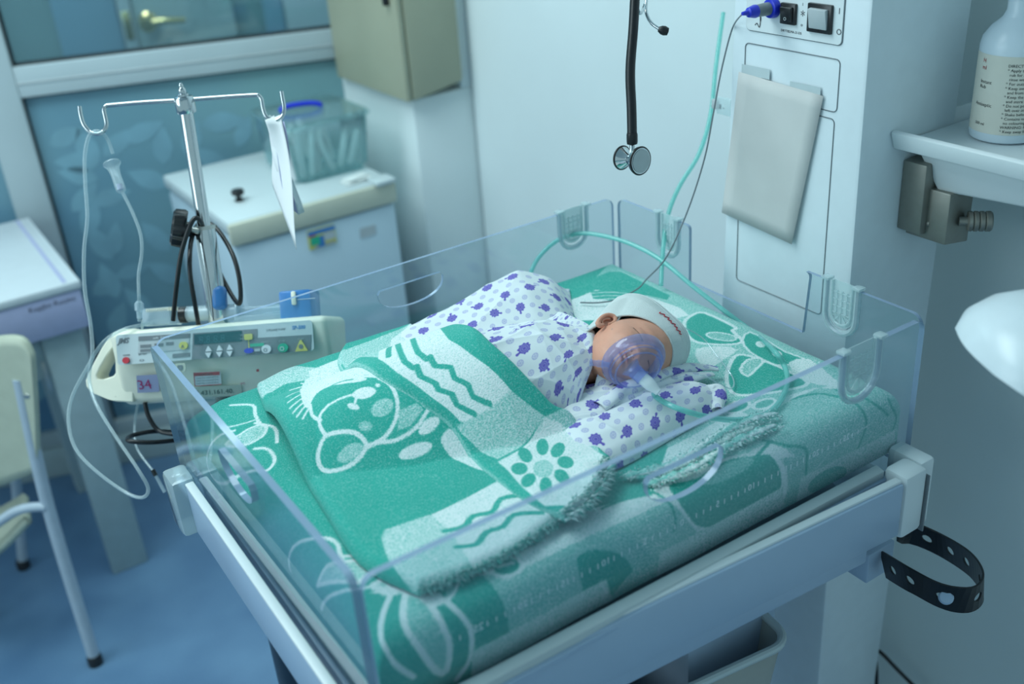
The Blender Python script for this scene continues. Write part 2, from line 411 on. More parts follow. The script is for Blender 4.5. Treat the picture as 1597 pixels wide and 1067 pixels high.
leaves = [(80,216,20),(112,275,160),(101,312,40),(138,340,90),(180,372,75),(108,385,110),(157,440,100),(174,307,10),(230,279,150),(254,226,80),(185,222,35),(242,369,120),(208,422,15),(259,425,140),(135,230,100),(60,262,170),(300,215,60),(330,250,130),(225,205,20),(380,205,60),(350,150+40,0),(165,500,60),(215,470,120),(95,455,30),(130,560,80),(175,590,30),(75,560,140),(180,660,150),(115,640,20),(60,600,70),(80,350,60)]
for lx, ly, a in leaves:
    c = at(lx, ly, P=wm(0,0,.0066), n=WN); u = (c-W0)@WE; z = c[2]; a = R(a); L = rg.uniform(.045,.058); B = L*rg.uniform(.42,.52)
    if u < .18+L and u > .03: u = .185+L
    n = 7; up = [(-L+2*L*i/n, B*math.sin(PI*(i/n)**.8)) for i in range(n+1)]; dn = [(x, -y) for x, y in up[1:-1]][::-1]
    ring = [(u+x*math.cos(a)-y*math.sin(a), z+x*math.sin(a)+y*math.cos(a)) for x, y in up+dn]
    lf.faces.new([lf.verts.new(V(wm(q[0], q[1], .0066+.0001*(leaves.index((lx,ly,round(math.degrees(a)))) % 7)))) for q in ring])
finish('leaf_film', lf, M['leaf'], win, smooth=False)
wbox('baseboard_back', -1.2, .93, 0, .085, -.02, .045, M['skirt']).update_tag()
struct(bpy.data.objects['baseboard_back'])
# the corridor seen through the upper pane
cor = 1.0
struct(wbox('wall_corridor', -2.6, 2.6, 0, 2.7, -cor-.10, -cor, M['corridor'], bevel=0))
def cu(x, y=40): c = at(x, y, P=wm(0,0,-cor), n=WN); return float((c-W0)@WE)
pn = wbox('corridor_panel', cu(88), cu(188), 0, 2.4, -cor+.002, -cor+.02, M['corridor_blue']); tag(pn, 'tall pale blue panel leaning in the corridor behind the window, left of the door', 'panel')
dr = struct(bpy.data.objects.new('door_1', None)); COL.objects.link(dr)
wbox('door_jamb', cu(192), cu(212), 0, 2.1, -cor, -cor+.05, M['frame'], dr)
wbox('door_leaf', cu(213), cu(368), .01, 2.08, -cor, -cor+.035, M['door'], dr)
hp = at(231, 33, P=wm(0,0,-cor+.04), n=WN); hu = float((hp-W0)@WE); hz = float(hp[2])
wbox('hinge', cu(196), cu(208), hz-.05, hz+.04, -cor+.05, -cor+.058, M['brass'], dr)
hm = WM @ Matrix.Translation((hu, hz, cor-.035)) @ Matrix.Rotation(PI, 4, 'X')
lathe('door_handle', [(0,0),(.030,0),(.030,.006),(.022,.014),(.012,.020),(.012,.045),(.022,.052),(.026,.066),(.020,.078),(0,.080)], M['brass'], dr, hm, 24)
tube('lever', [wm(hu, hz, -cor+.10), wm(hu+.05, hz+.006, -cor+.105), wm(hu+.12, hz, -cor+.10)], .010, M['brass'], bpy.data.objects['door_handle'], radii=[.013,.011,.009])
wbox('door_jamb', cu(415), cu(445), 0, 2.1, -cor, -cor+.03, M['corridor_blue'], dr)
wb = wbox('white_board', cu(447), cu(540), .9, 2.2, -cor+.002, -cor+.03, M['fridge_top']); wb.name = 'notice_board'; tag(wb, 'plain pale board on the corridor wall behind the window, right of the door', 'board')

# ------------------------------------------------------------------ wall cabinet
cb = thing('wall_cabinet', 'beige wall cabinet hanging on the pillar above the small fridge', 'cabinet', (.93,1.68,1.0))
hexao('body', [(.880,1.492,1.0),(1.018,1.492,1.022),(1.018,1.87,1.022),(.880,1.87,1.0)], [(.880,1.492,1.7),(1.018,1.492,1.7),(1.018,1.87,1.7),(.880,1.87,1.7)], M['beige'], cb, .010)
box('door', (.872,1.682,1.35), (.014,.374,.696), M['beige'], cb, .004)
box('handle', (.858,1.53,1.25), (.014,.012,.07), M['blackp'], bpy.data.objects['door'], .003)

# ------------------------------------------------------------------ fridge and what stands on it
fr = thing('small_fridge', 'small pale blue fridge with a cream trimmed worktop below the beige cabinet', 'fridge', (.58,1.67,0))
box('body', (.583,1.685,.415), (.392,.42,.79), M['fridge'], fr, .008)
box('door', (.583,1.462,.415), (.392,.03,.76), M['fridge'], fr, .010)
box('worktop', (.583,1.675,.835), (.400,.45,.03), M['fridge_top'], fr, .006)
box('trim', (.583,1.449,.822), (.402,.016,.050), M['trim'], fr, .006)
for fx in (.41,.756):
    for fy in (1.51,1.87): box('foot', (fx,fy,.010), (.03,.03,.020), M['blackp'], fr, .003)
box('hinge_cover', (.755,1.455,.853), (.05,.05,.012), M['fridge_top'], fr, .004)
dl = at(574,361,Y=1.4465); box('rating_label', (dl[0],1.4463,dl[2]), (.040,.001,.024), M['ltgrey'], fr, 0)
mg = thing('fridge_magnet', 'small landscape picture magnet on the front of the fridge', 'magnet', tuple(at(502,370,Y=1.446)))
c = at(502,370,Y=1.445)
box('plate', (c[0],1.4445,c[2]), (.066,.003,.044), M['yellow'], mg, .0005)
for q, (dx, dz, sx, sz, mm) in enumerate([(0,.016,.066,.010,'blue'),(-.018,-.003,.022,.020,'green'),(.018,0,.026,.018,'ltgrey'),(-.022,.008,.016,.008,'red'),(-.004,-.008,.016,.026,'blue'),(.004,-.018,.05,.006,'bin')]):
    box('print', (c[0]+dx,1.4425+.0001*q,c[2]+dz), (sx,.001,sz), M[mm], mg, 0)
# clear box with white packets
bxt = .85
cx_, cy_ = .66, 1.66
ct = thing('clear_storage_box', 'clear plastic box with a blue handled lid on top of the fridge', 'box', (.685,1.70,bxt))
X0, X1, Y0, Y1 = .590, .792, 1.555, 1.775; H = .135
bm = bmesh.new()
def frustum(x0,x1,y0,y1,z0,z1,g): return [(x0+g,y0+g,z0),(x1-g,y0+g,z0),(x1-g,y1-g,z0),(x0+g,y1-g,z0)], [(x0,y0,z1),(x1,y0,z1),(x1,y1,z1),(x0,y1,z1)]
b_, t_ = frustum(X0,X1,Y0,Y1,bxt+.001,bxt+H,.010)
vs = [bm.verts.new(p) for p in b_+t_]
for f in ((3,2,1,0),(0,1,5,4),(1,2,6,5),(2,3,7,6),(3,0,4,7)): bm.faces.new([vs[i] for i in f])
bmesh.ops.bevel(bm, geom=[e for e in bm.edges if not e.is_boundary], offset=.012, segments=3, affect='EDGES')
o = finish('body', bm, M['boxp'], ct); md = o.modifiers.new('t','SOLIDIFY'); md.thickness = .002
bm = bmesh.new(); tb(bm, [(a,b,bxt+H) for a,b in rrect(X0-.004,Y0-.004,X1+.004,Y1+.004,.018)], .0045, closed=True, smooth=0, seg=6); finish('rim', bm, M['boxp'], ct)
plate('lid', rrect(X0-.002,Y0-.002,X1+.002,Y1+.002,.018), [], .004, Matrix.Translation((0,0,bxt+H+.006)), M['boxp'], ct)
hc = at(497,168,z=bxt+H+.03)
hc = (.675, 1.67)
tube('handle', [(hc[0]-.045,hc[1]+.01,bxt+H+.010),(hc[0]-.042,hc[1]+.01,bxt+H+.017),(hc[0]-.02,hc[1]+.006,bxt+H+.021),(hc[0]+.02,hc[1]-.004,bxt+H+.020),(hc[0]+.042,hc[1]-.012,bxt+H+.015),(hc[0]+.044,hc[1]-.012,bxt+H+.010)], .006, M['deep_blue'], ct)
pk = [(.60,1.585,.10,-.15),(.622,1.59,.115,.02),(.645,1.588,.11,.14),(.665,1.60,.112,.03),(.70,1.59,.095,-.34),(.722,1.60,.10,.32),(.745,1.60,.085,.42),(.61,1.65,.10,.1),(.65,1.66,.11,-.1),(.69,1.66,.10,.25),(.735,1.67,.09,-.2),(.63,1.72,.10,.05),(.70,1.73,.10,-.12)]
for i, (x_, y_, h_, a) in enumerate(pk):
    bm = bmesh.new(); r_ = .0085
    lat(bm, [(0,0),(r_*.8,.002),(r_,.012),(r_*1.05,h_*.5),(r_*.9,h_-.008),(r_*.5,h_-.001),(0,h_)], 12, Matrix.Translation((x_, y_, bxt+.010)) @ Matrix.Rotation(a, 4, 'Y'))
    o = finish('wrapped_roll', bm, M['paper'])
    tag(o, 'white wrapped roll standing inside the clear box on the fridge', 'roll', 'white rolls in the clear box')
b = at(373,312,z=.852)
kt = thing('black_stopper', 'small black rubber piece lying on the fridge top beside the pole', 'stopper', tuple(b))
lathe('base', [(0,0),(.010,0),(.010,.004),(.006,.006),(.006,.014),(0,.014)], M['blackp'], kt, Matrix.Translation((b[0],b[1],.8501)), 16)
lathe('knob', [(0,0),(.013,.001),(.015,.006),(.013,.012),(0,.014)], M['black'], kt, Matrix.Translation((b[0],b[1],.864)), 16)
bm = bmesh.new(); cc = (.735, 1.50)
for k, (a, z0) in enumerate(((.1,.8505),(-.15,.8545),(.3,.8585))):
    bx(bm, (cc[0]-.02, cc[1]-.0, z0+.002), (.07-.008*k,.038-.006*k,.003), Matrix.Translation((cc[0]-.02,cc[1],0)) @ Matrix.Rotation(a,4,'Z') @ Matrix.Translation((-(cc[0]-.02),-cc[1],0)), .0012)
tag(finish('folded_gauze', bm, M['cloth']), 'small folded white gauze lying on the right front corner of the fridge top', 'gauze')

# ------------------------------------------------------------------ desk and chair on the left
dk = thing('desk', 'white topped desk with a lilac drawer front at the left edge', 'desk', (-.2,1.9,0))
c = at(125,437,z=.76); X1 = c[0]; Y0 = c[1]
box('desktop', ((X1-.9+X1)/2, (Y0+2.12)/2, .75), (.9, 2.12-Y0, .02), M['desk'], dk, .004)
box('edge_strip', (X1-.030, (Y0+2.12)/2, .7606), (.008, 2.10-Y0, .0012), M['lilac'], dk, 0)
box('drawer_front', (X1-.445, Y0+.012, .695), (.88,.018,.088), M['lilac'], dk, .002)
box('side_panel', (X1-.010, (Y0+2.12)/2+.01, .695), (.014, 2.10-Y0, .088), M['lilac'], dk, .002)
text('nameplate', 'Kopjhn Roumc', .016, Matrix.Translation((X1-.115,Y0+.0028,.718)) @ Matrix.Rotation(PI/2,4,'X'), M['ink'], dk)
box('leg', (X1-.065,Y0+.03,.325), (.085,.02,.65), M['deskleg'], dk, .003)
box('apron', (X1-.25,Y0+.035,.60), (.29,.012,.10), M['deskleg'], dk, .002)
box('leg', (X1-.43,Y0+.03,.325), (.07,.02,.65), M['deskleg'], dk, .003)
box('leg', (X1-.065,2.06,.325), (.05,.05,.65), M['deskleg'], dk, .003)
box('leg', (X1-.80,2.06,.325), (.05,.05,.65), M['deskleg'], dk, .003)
box('hinge', (X1-.118,Y0+.018,.56), (.008,.004,.07), M['steel'], dk, .001)
def legp(px0, px1, z0, z1):
    a = at(*px0, z=z0)
    return a, None
ch = thing('cream_chair', 'cream plastic chair with pale tubular legs beside the desk', 'chair', (-.28,1.45,0))
f0 = at(150,1035,z=.0); f1 = at(38,885,z=.0)
# tall rear tube: from the floor up behind the shell
topz = .74
def upto(f, tx, ty):          # point above f's neighbourhood that shows at (tx,ty): same depth plane facing the camera
    n = np.array([RM[0,2], RM[1,2], 0]); return at(tx, ty, P=f, n=n/np.linalg.norm(n))
t0 = upto(f0+np.array([-.03,.06,0]), 30, 590)
mid = upto(f0+np.array([-.01,.03,0]), 75, 790)
tube('leg', [f0+[0,0,.012], mid, t0], .013, M['tubepaint'], ch)
t1 = upto(f1, 20, 700)
tube('leg', [f1+[0,0,.012], t1], .012, M['tubepaint'], ch, smooth=0)
dx = np.array([-.40,-.02,0])
tube('leg', [f0+dx+[0,0,.012], mid+dx, t0+dx], .013, M['tubepaint'], ch)
tube('leg', [f1+dx+[0,0,.012], t1+dx], .012, M['tubepaint'], ch, smooth=0)
for p_ in (f0, f1, f0+dx, f1+dx): lathe('foot_cap', [(0,0),(.016,0),(.016,.02),(.013,.026),(0,.026)], M['blackp'], ch, Matrix.Translation(V(p_)), 14)
# shell back and seat
def shell(name, q, m, th=.012):
    P = np.array(q, float); n, k = P.shape[:2]
    rows = [smooth_path(r_, 5) for r_ in P]; rows = np.array(rows).transpose(1,0,2)
    G = np.array([smooth_path(r_, 5) for r_ in rows]).transpose(1,0,2)
    return grid_obj(name, G, m, ch, thick=th)
pb = t0
def sp(x, y, off): return upto(f0+np.array([-.02,.03+off,0]), x, y)
shell('backrest', [[sp(-150,585,.06), sp(-90,560,.05), sp(-20,530,.03), sp(30,528,.01), sp(48,555,0)],
                   [sp(-150,690,.06), sp(-90,670,.05), sp(-20,650,.03), sp(35,640,.01), sp(55,650,0)],
                   [sp(-150,800,.06), sp(-90,790,.05), sp(-20,765,.03), sp(35,745,.01), sp(58,735,0)]], M['chair'])
sz = mid[2]+.0
shell('seat', [[sp(-160,950,.10), sp(-80,915,.05), sp(0,865,.02), sp(50,815,.0)],
               [sp(-150,860,.20), sp(-80,830,.18), sp(0,800,.16), sp(45,775,.14)]], M['chair'], .015)
tube('seat_rail', [sp(72,790,.0), sp(20,800,.0), sp(-60,860,.02)], .010, M['tubepaint'], ch)
lathe('bolt', [(0,0),(.006,0),(.005,.003),(0,.004)], M['steel'], ch, frame_to(upto(f0+np.array([-.02,.015,0]), 42, 618), (-RM[0,2]*-1, RM[1,2], 0)), 12)

# ------------------------------------------------------------------ the infant warmer: bed with clear walls, trolley, column
ZR = 1.05; L = .7261; W = .5633; ZB = .852
wmr = thing('infant_warmer', 'white infant warmer with clear acrylic side walls and a tall control column', 'warmer', (.36,.28,0))
AC = [M['acrylic'], M['acrylic_edge']]
def hmoon(xa, xb, zt, depth, n=14):
    """half-moon hand hole with a straight top"""
    c = (xa+xb)/2; h = (xb-xa)/2; out = [(xa+.004, zt), (xb-.004, zt), (xb, zt-.005)]
    for k in range(1, n): t = PI*k/n; out.append((c+h*math.cos(t), zt-.006-(depth-.006)*math.sin(t)**.75))
    out.append((xa, zt-.005)); return out
def wall_outline(x0, x1, notches, zt=ZR, r=.014):
    """top edge from right to left with rounded corners and U notches"""
    out = [(x0, ZB), (x1, ZB), ]
    for k in range(6): t = R(90*k/5); out.append((x1-r+r*math.cos(t), zt-r+r*math.sin(t)))
    for (a, b, zb, kind) in sorted(notches, key=lambda q: -q[0]):
        if kind == 'u':
            rr = (b-a)/2; out.append((b, zt)); out.append((b, zb+rr))
            for k in range(1, 8): t = -PI*k/8; out.append(((a+b)/2+rr*math.cos(t), zb+rr+rr*math.sin(t)))
            out += [(a, zb+rr), (a, zt)]
        else:
            for k in range(4): t = R(90-90*k/3)+0; out.append((b+.006-.006*math.sin(R(90*k/3)), zt-.006+.006*math.cos(R(90*k/3))))
            out += [(b, zb), (a, zb)]
            for k in range(4): out.append((a-.006*math.cos(R(90*k/3)), zt-.006+.006*math.sin(R(90*k/3))))
    for k in range(6): t = R(90+90*k/5); out.append((x0+r+r*math.cos(t), zt-r+r*math.sin(t)))
    return out
MX = lambda y: Matrix(((1,0,0,0),(0,0,1,y),(0,1,0,0),(0,0,0,1)))      # local (x,y)->(X,Z) at Y=y
MY = lambda x: Matrix(((0,0,1,x),(1,0,0,0),(0,1,0,0),(0,0,0,1)))      # local (x,y)->(Y,Z) at X=x
rear = plate('side_wall', wall_outline(.004, L-.006, [(.620,.668,.990,'u')]), [hmoon(.307,.411,1.020,.034)], .005, MX(W), AC, wmr)
head = plate('side_wall', wall_outline(.003, W-.008, [(.420,.462,.990,'u'),(.176,.393,.963,'c'),(.096,.142,.984,'u')]), [], .005, MY(L), AC, wmr)
front = plate('side_wall', wall_outline(.004, L-.004, [(.590,.648,.982,'u')]), [hmoon(.309,.410,1.012,.040)], .0075, MX(0), AC, wmr)
foot = plate('side_wall', wall_outline(.003, W-.003, []), [hmoon(.247,.343,1.008,.034)], .0075, MY(0), AC, wmr)
def uclip(name, c, half, zb, M4, parent):
    """clear U-shaped tube holder: rounded U rib, back web with a little grid"""
    bm = bmesh.new()
    def U(h, z, n=9): return [(c-h, ZR+.003)]+[(c-h*math.cos(PI*k/n), z+h-h*math.sin(PI*k/n)) for k in range(n+1)]+[(c+h, ZR+.003)]
    for hh, dz, rr in ((half+.001, zb, .0042), (half-.008, zb+.011, .0018)):
        tb(bm, [(x, y, 0) for x, y in U(hh, dz)], rr, seg=8, smooth=0)
    for q in (-half-.001, half+.001): bx(bm, (c+q, ZR+.003, 0), (.012,.004,.012), bevel=.001)
    h = half-.009; zc = zb+.012+h
    for k in range(-1, 2): bx(bm, (c+k*h*.55, (ZR-.012+zc)/2, 0), (.0014, ZR-.012-zc+.006, .0014))
    for z in np.linspace(zc, ZR-.012, 4): bx(bm, (c, z, 0), (2*h, .0014, .0014))
    for a in (200,230,270,310,340): 
        d = Matrix.Translation((c, zc, 0)) @ Matrix.Rotation(R(a), 4, 'Z'); bx(bm, (h*.55,0,0), (h*.9,.0013,.0013), d)
    for v in bm.verts: v.co = M4 @ v.co
    o = finish(name, bm, M['clip'], parent)
    oo = U(half-.004, zb+.006); back = plate('web', oo, [], .0012, M4 @ Matrix.Translation((0,0,.002)), M['clip'], parent)
    return o
uclip('tube_clip', .644, .024, .990, MX(W), rear); uclip('tube_clip', .441, .021, .990, MY(L), head)
uclip('tube_clip', .119, .023, .984, MY(L), head); uclip('tube_clip', .619, .029, .982, MX(0), front)
# centimetre scale engraved on the long front wall, read from inside
tm = Matrix(((-1,0,0,0),(0,0,1,.0028),(0,1,0,0),(0,0,0,1)))
bm = bmesh.new()
for k in range(-27, 28):
    if k % 5: bx(bm, (.361+k*.010, .0041, .9315), (.0010,.0003,.0060))
finish('scale_ticks', bm, M['marks'], front, smooth=False)
for k in range(-25, 26, 5):
    text('scale_number', str(abs(k)), .0115, Matrix.Translation((.361+k*.010+.0, .0041, .9285)) @ Matrix(((-1,0,0,0),(0,0,1,0),(0,1,0,0),(0,0,0,1))), M['marks'], front, .0001, 'CENTER')
# clear bottom tray and corner hinges
plate('base_sheet', rrect(.004,.004,L-.004,W-.004,.01), [], .005, Matrix.Translation((0,0,ZB-.0035)), AC, wmr)
box('hinge_rail', (-.010, W/2, ZB+.002), (.010,W-.02,.012), M['trolley'], wmr, .002)
for cx, cy in ((0,W),(L,0),(0,0),(L,W)): box('corner_block', (cx, cy, ZB-.001), (.026,.026,.022), M['clip'], wmr, .004)
# trolley frame under the tray: sloping rails following the tray
FL = np.array([-.022,-.006]); FR = np.array([.650,-.052]); RR = np.array([.735,.575]); RL = np.array([-.018,.520])
def q4(zb, zt, in_): 
    c = (FL+FR+RR+RL)/4; P = [p+(c-p)/np.linalg.norm(c-p)*in_ for p in (FL,FR,RR,RL)]
    return [(*p, zb) for p in P], [(*p, zt) for p in P]
b_, t_ = q4(.800, .842, .034); hexao('tray_support', b_, t_, M['white'], wmr, .003)
def beam(name, A, B, zb, zt, th, m, parent, bev=.003):
    A = np.array(A[:2]); B = np.array(B[:2]); d = (B-A)/np.linalg.norm(B-A); n = np.array([-d[1], d[0]])*th
    return hexao(name, [(*A,zb),(*B,zb),(*(B+n),zb),(*(A+n),zb)], [(*A,zt),(*B,zt),(*(B+n),zt),(*(A+n),zt)], m, parent, bev)
beam('front_fascia', FL+[.006,0], FR, .806, .880, .009, M['trolley'], wmr)
beam('left_fascia', RL-[0,.03], FL+[0,.01], .812, .884, .009, M['trolley'], wmr)
beam('front_top_rail', FL+[.01,.004], FR+[0,.004], .878, .883, .010, M['white'], wmr, .0015)
beam('left_top_rail', RL-[0,.03], FL+[0,.01], .883, .887, .011, M['white'], wmr, .0015)
ra, rb = at(1368,725,Y=-.010), at(731,1061,Y=-.010); ra2, rb2 = at(1376,741,Y=-.010), at(745,1077,Y=-.010)
kx = (rb[2]-ra[2])/(rb[0]-ra[0]); zt = lambda x: ra[2]+kx*(x-ra[0])
hexao('front_inner_rail', [(.0,-.021,zt(.0)-.014),(ra[0],-.021,zt(ra[0])-.014),(ra[0],-.009,zt(ra[0])-.014),(.0,-.009,zt(.0)-.014)], [(.0,-.021,zt(.0)-.003),(ra[0],-.021,zt(ra[0])-.003),(ra[0],-.009,zt(ra[0])),(.0,-.009,zt(.0))], M['fridge_top'], wmr, .0012)
hexao('rail_lip', [(.0,-.0245,zt(.0)-.020),(ra[0]+.004,-.0245,zt(ra[0])-.020),(ra[0]+.004,-.012,zt(ra[0])-.020),(.0,-.012,zt(.0)-.020)], [(.0,-.0245,zt(.0)-.013),(ra[0]+.004,-.0245,zt(ra[0])-.013),(ra[0]+.004,-.012,zt(ra[0])-.012),(.0,-.012,zt(.0)-.012)], M['trolley'], wmr, .0012)
beam('left_inner_rail', RL+[.022,-.03], FL+[.022,.03], .842, .866, .006, M['trolley'], wmr, .002)
beam('front_lower_rail', FL+[.05,.012], FR+[-.03,.018], .770, .806, .03, M['trolley'], wmr)
for k, (a, b) in enumerate(((.12,.40),(.62,.85))):
    A = FL+(FR-FL)*a+[0,.013]; B = FL+(FR-FL)*b+[0,.013]; beam('slot_rib', A, B, .868, .878, .004, M['ltgrey'], wmr, .001)
corner = box('corner_post', (FR[0]+.022, FR[1]+.016, .842), (.038,.034,.088), M['white'], wmr, .006)
box('corner_cap', (FR[0]+.055, FR[1]+.034, .836), (.026,.050,.098), M['white'], wmr, .006)
box('groove', (FR[0]+.0415, FR[1]+.003, .835), (.002,.012,.08), M['grey'], wmr, 0)
box('corner_post', (RL[0]-.001, RL[1]-.008, .850), (.030,.044,.082), M['clip'], wmr, .006)
box('beam', (L-.02, W/2, .79), (.05, W-.02, .06), M['white'], wmr, .006)
# stand under the bed
tube('stand_post', [(.075,.55,.03),(.075,.55,.80)], .022, M['darkmetal'], wmr, smooth=0, seg=20)
tube('stand_post', [(.62,.28,.06),(.62,.28,.80)], .030, M['darkmetal'], wmr, smooth=0, seg=20)
box('stand_foot', (.36,.30,.05), (.80,.07,.05), M['trolley'], wmr, .012)
box('stand_foot', (.075,.30,.05), (.07,.60,.05), M['trolley'], wmr, .012)
box('stand_foot', (.70,.30,.05), (.07,.60,.05), M['trolley'], wmr, .012)
# side bracket that holds the rubber strap
bkp = at(1362,866,D=1.375); brk = box('strap_bracket', (bkp[0]-.004,bkp[1]+.010,bkp[2]), (.050,.050,.046), M['trolley'], wmr, .002)
# cabinet body and pull-out bin
box('lower_housing', (.53,.22,.52), (.16,.26,.54), M['trolley'], wmr, .008)
# column
colm = hexao('column', [(.785,.150,.02),(.925,.150,.02),(.925,.410,.02),(.785,.410,.02)], [(.785,.158,1.62),(.985,.158,1.62),(.985,.372,1.62),(.785,.372,1.62)], M['white2'], wmr, .006)
def cf(y, z, d=0): return (.785-d, y, z)
CMX = Matrix(((0,0,-1,.785),(-1,0,0,0),(0,1,0,0),(0,0,0,1)))     # local x to -Y (viewer's right), y up, z out of the front
def fp(x, y): p = at(x, y, X=.785); return (-p[1], p[2])
def outline_line(name, pts, r=.0007): 
    return tube(name, [CMX @ Vector((a,b,.0004)) for a,b in pts], r, M['grey'], colm, smooth=0, seg=5, closed=True)
pA = fp(1171,0); pB = fp(1316,76)
plate('control_panel', rrect(-.352, 1.3195, -.196, 1.46, .006), [], .002, CMX @ Matrix.Translation((0,0,.0008)), M['white'], colm)
outline_line('control_panel_seam', rrect(-.3525, 1.319, -.1955, 1.46, .006), .0008)
outline_line('paper_tray_seam', rrect(-.354, 1.238, -.1965, 1.302, .006))
outline_line('lower_cover_seam', rrect(-.358, .960, -.199, 1.229, .006))
def sw(name, x, y, w_, h_, face):
    o = box(name, (0,0,0), (w_,h_,.006), M['blackp'], colm, .0012, CMX @ Matrix.Translation((x,y,.003)))
    k = Matrix.Translation((x,y,.0065)) @ Matrix.Rotation(R(9),4,'X')
    return o, box(name+'_rocker', (0,0,0), (w_*.74,h_*.70,.006), face, colm, .001, CMX @ k)
sw('small_switch', -.2790, 1.3475, .0245, .0255, M['blackp']); sw('power_switch', -.2290, 1.3475, .037, .034, M['ltgrey'])
def ctext(s, x, y, size, m='ink', **k): text('marking', s, size, CMX @ Matrix.Translation((x,y,.0019)), M[m], colm, **k)
ctext('I', -.203, 1.3555, .010); ctext('O', -.2045, 1.3315, .010); ctext('I', -.2590, 1.3590, .005); ctext('*', -.2610, 1.3420, .016); ctext('o', -.2600, 1.3345, .006)
ctext('DRYTIELMA-21-D5', -.292, 1.3245, .0042); ctext('I', -.2800, 1.3500, .006, 'ltgrey'); 
text('switch_mark', 'O', .006, CMX @ Matrix.Translation((-.281,1.3405,.0105)), M['ltgrey'], colm)
bm = bmesh.new()
tb(bm, [CMX @ Vector((a,b,.0022)) for a,b in rrect(-.3175,1.3445,-.3105,1.3535,.001)], .0003, closed=True, smooth=0, seg=4)
bx(bm, (-.314,1.3485,.0022), (.0012,.005,.0004), CMX); bx(bm, (-.314,1.3495,.0022), (.004,.0012,.0004), CMX)
tb(bm, [CMX @ Vector((a,b,.0022)) for a,b in ((-.3365,1.327),(-.333,1.3295),(-.329,1.325),(-.3275,1.329),(-.327,1.337))], .0005, seg=4)
tb(bm, [CMX @ Vector((a,b,.0022)) for a,b in ((-.327,1.333),(-.327,1.339))], .0009, seg=4)
finish('connector_symbols', bm, M['ink'], colm)
# chrome rail left of the column
tube('chrome_rail', [(.90,.455,1.75),(.90,.455,1.30),(.90,.452,1.272),(.90,.440,1.258),(.90,.420,1.252),(.90,.370,1.240)], .0075, M['chrome'], wmr, seg=16)

# ------------------------------------------------------------------ things on the column
pp = thing('column_paper', 'blank paper sheet taped to the front of the white column', 'paper', (.78,.30,1.15))
def papergrid(pts4, nx=8, ny=12, curl=0):
    a,b,c,d = [np.array(p, float) for p in pts4]; G = np.zeros((ny,nx,3))
    for i in range(ny):
        for j in range(nx):
            u, v = j/(nx-1), i/(ny-1); G[i,j] = (a*(1-u)+b*u)*(1-v)+(d*(1-u)+c*u)*v
            G[i,j,0] -= curl*(v**2)*.5+curl*.3*u*v
    return G
tl, tr, br, bl = [at(x,y,X=.7815) for x,y in ((1152,112),(1284,150),(1237,380),(1127,331))]
grid_obj('sheet', papergrid((tl,tr,br,bl), curl=.004), M['pinkpaper'], pp, thick=.0004)
for x_, y_ in ((1178,112),(1255,140)):
    p_ = at(x_,y_,X=.7818); box('tape', (.7822,p_[1],p_[2]), (.0005,.05,.013), M['tape'], pp, 0)
tg = thing('clear_connector_tag', 'small clear plastic tag with blue prints sticking out left of the column', 'tag', (.79,.39,1.21))
c = at(1130,166,X=.83)
box('sleeve', tuple(c), (.006,.030,.026), M['clip'], tg, .003)
box('stub', (c[0],c[1]+.019,c[2]), (.006,.012,.014), M['ltgrey'], tg, .002)
text('lettering', 'II -', .010, Matrix(((0,0,-1,c[0]-.0034),(-1,0,0,c[1]+.008),(0,1,0,c[2]-.004),(0,0,0,1))), M['midgrey'], tg)
# temperature probe with a blue and grey plug
pr_ = thing('skin_probe', 'thin grey probe wire with a blue and grey plug in the column panel', 'cable', (.76,.33,1.34))
s0 = np.array(at(1207,12,X=.783)); s1 = np.array(at(1160,21,X=.735)); ax = s1-s0; Ln = np.linalg.norm(ax)
PM = frame_to(s0, ax)
lathe('socket', [(0,0),(.0125,0),(.0125,.004),(.0115,.008),(.0095,.009),(0,.009)], M['deep_blue'], pr_, PM, 24)
lathe('plug_body', [(0,.008),(.0080,.008),(.0082,.012),(.0074,Ln*.62),(0,Ln*.62)], M['grey'], pr_, PM, 20)
lathe('plug_tip', [(0,Ln*.60),(.0080,Ln*.60),(.0082,Ln*.66),(.0060,Ln*.85),(.0035,Ln*.88),(.0022,Ln*1.05),(0,Ln*1.05)], M['deep_blue'], pr_, PM, 20)
wp = [s1+ax/Ln*.002, at(1142,45,D=1.40), at(1125,110,D=1.42), at(1112,180,D=1.43), at(1098,250,D=1.44), at(1072,330,D=1.455), at(1040,400,D=1.46), at(1008,436,z=.990), at(995,450,z=.968), at(965,466,z=.964), at(935,472,z=.963), at(905,472,z=.962)]
tube('wire', wp, .0011, M['grey'], pr_, seg=6)
# accessory shelf with clamp, on the column's side
sh = thing('accessory_shelf', 'pale plastic tray shelf clamped to the right side of the column', 'shelf', (.9,.1,1.15))
zs = 1.196
A = at(1386,221,z=zs); sx0 = A[0]; sy1 = A[1]
bm = bmesh.new(); 
sx1 = sx0+.20; sy0 = sy1-.42
bx(bm, ((sx0+sx1)/2,(sy0+sy1)/2,zs-.003), (sx1-sx0-.016, sy1-sy0-.016, .005), bevel=.002)
finish('tray_floor', bm, M['white'], sh)
def wallseg(name, a, b, out):
    a = np.array(a); b = np.array(b); o = np.array(out)
    z0, z1 = zs-.008, zs+.017
    hexao(name, [(*a,z0),(*b,z0),(*(b+o*.004),z0),(*(a+o*.004),z0)][::1], [(*(a+o*.005),z1),(*(b+o*.005),z1),(*(b+o*.012),z1-.003),(*(a+o*.012),z1-.003)], M['white'], sh, .0018)
wallseg('tray_rim', (sx0+.006,sy0),(sx0+.006,sy1-.006), (-1,0)); wallseg('tray_rim', (sx0+.006,sy1-.006),(sx1,sy1-.006),(0,1)); wallseg('tray_rim',(sx1-.006,sy0),(sx1-.006,sy1-.006),(1,0))
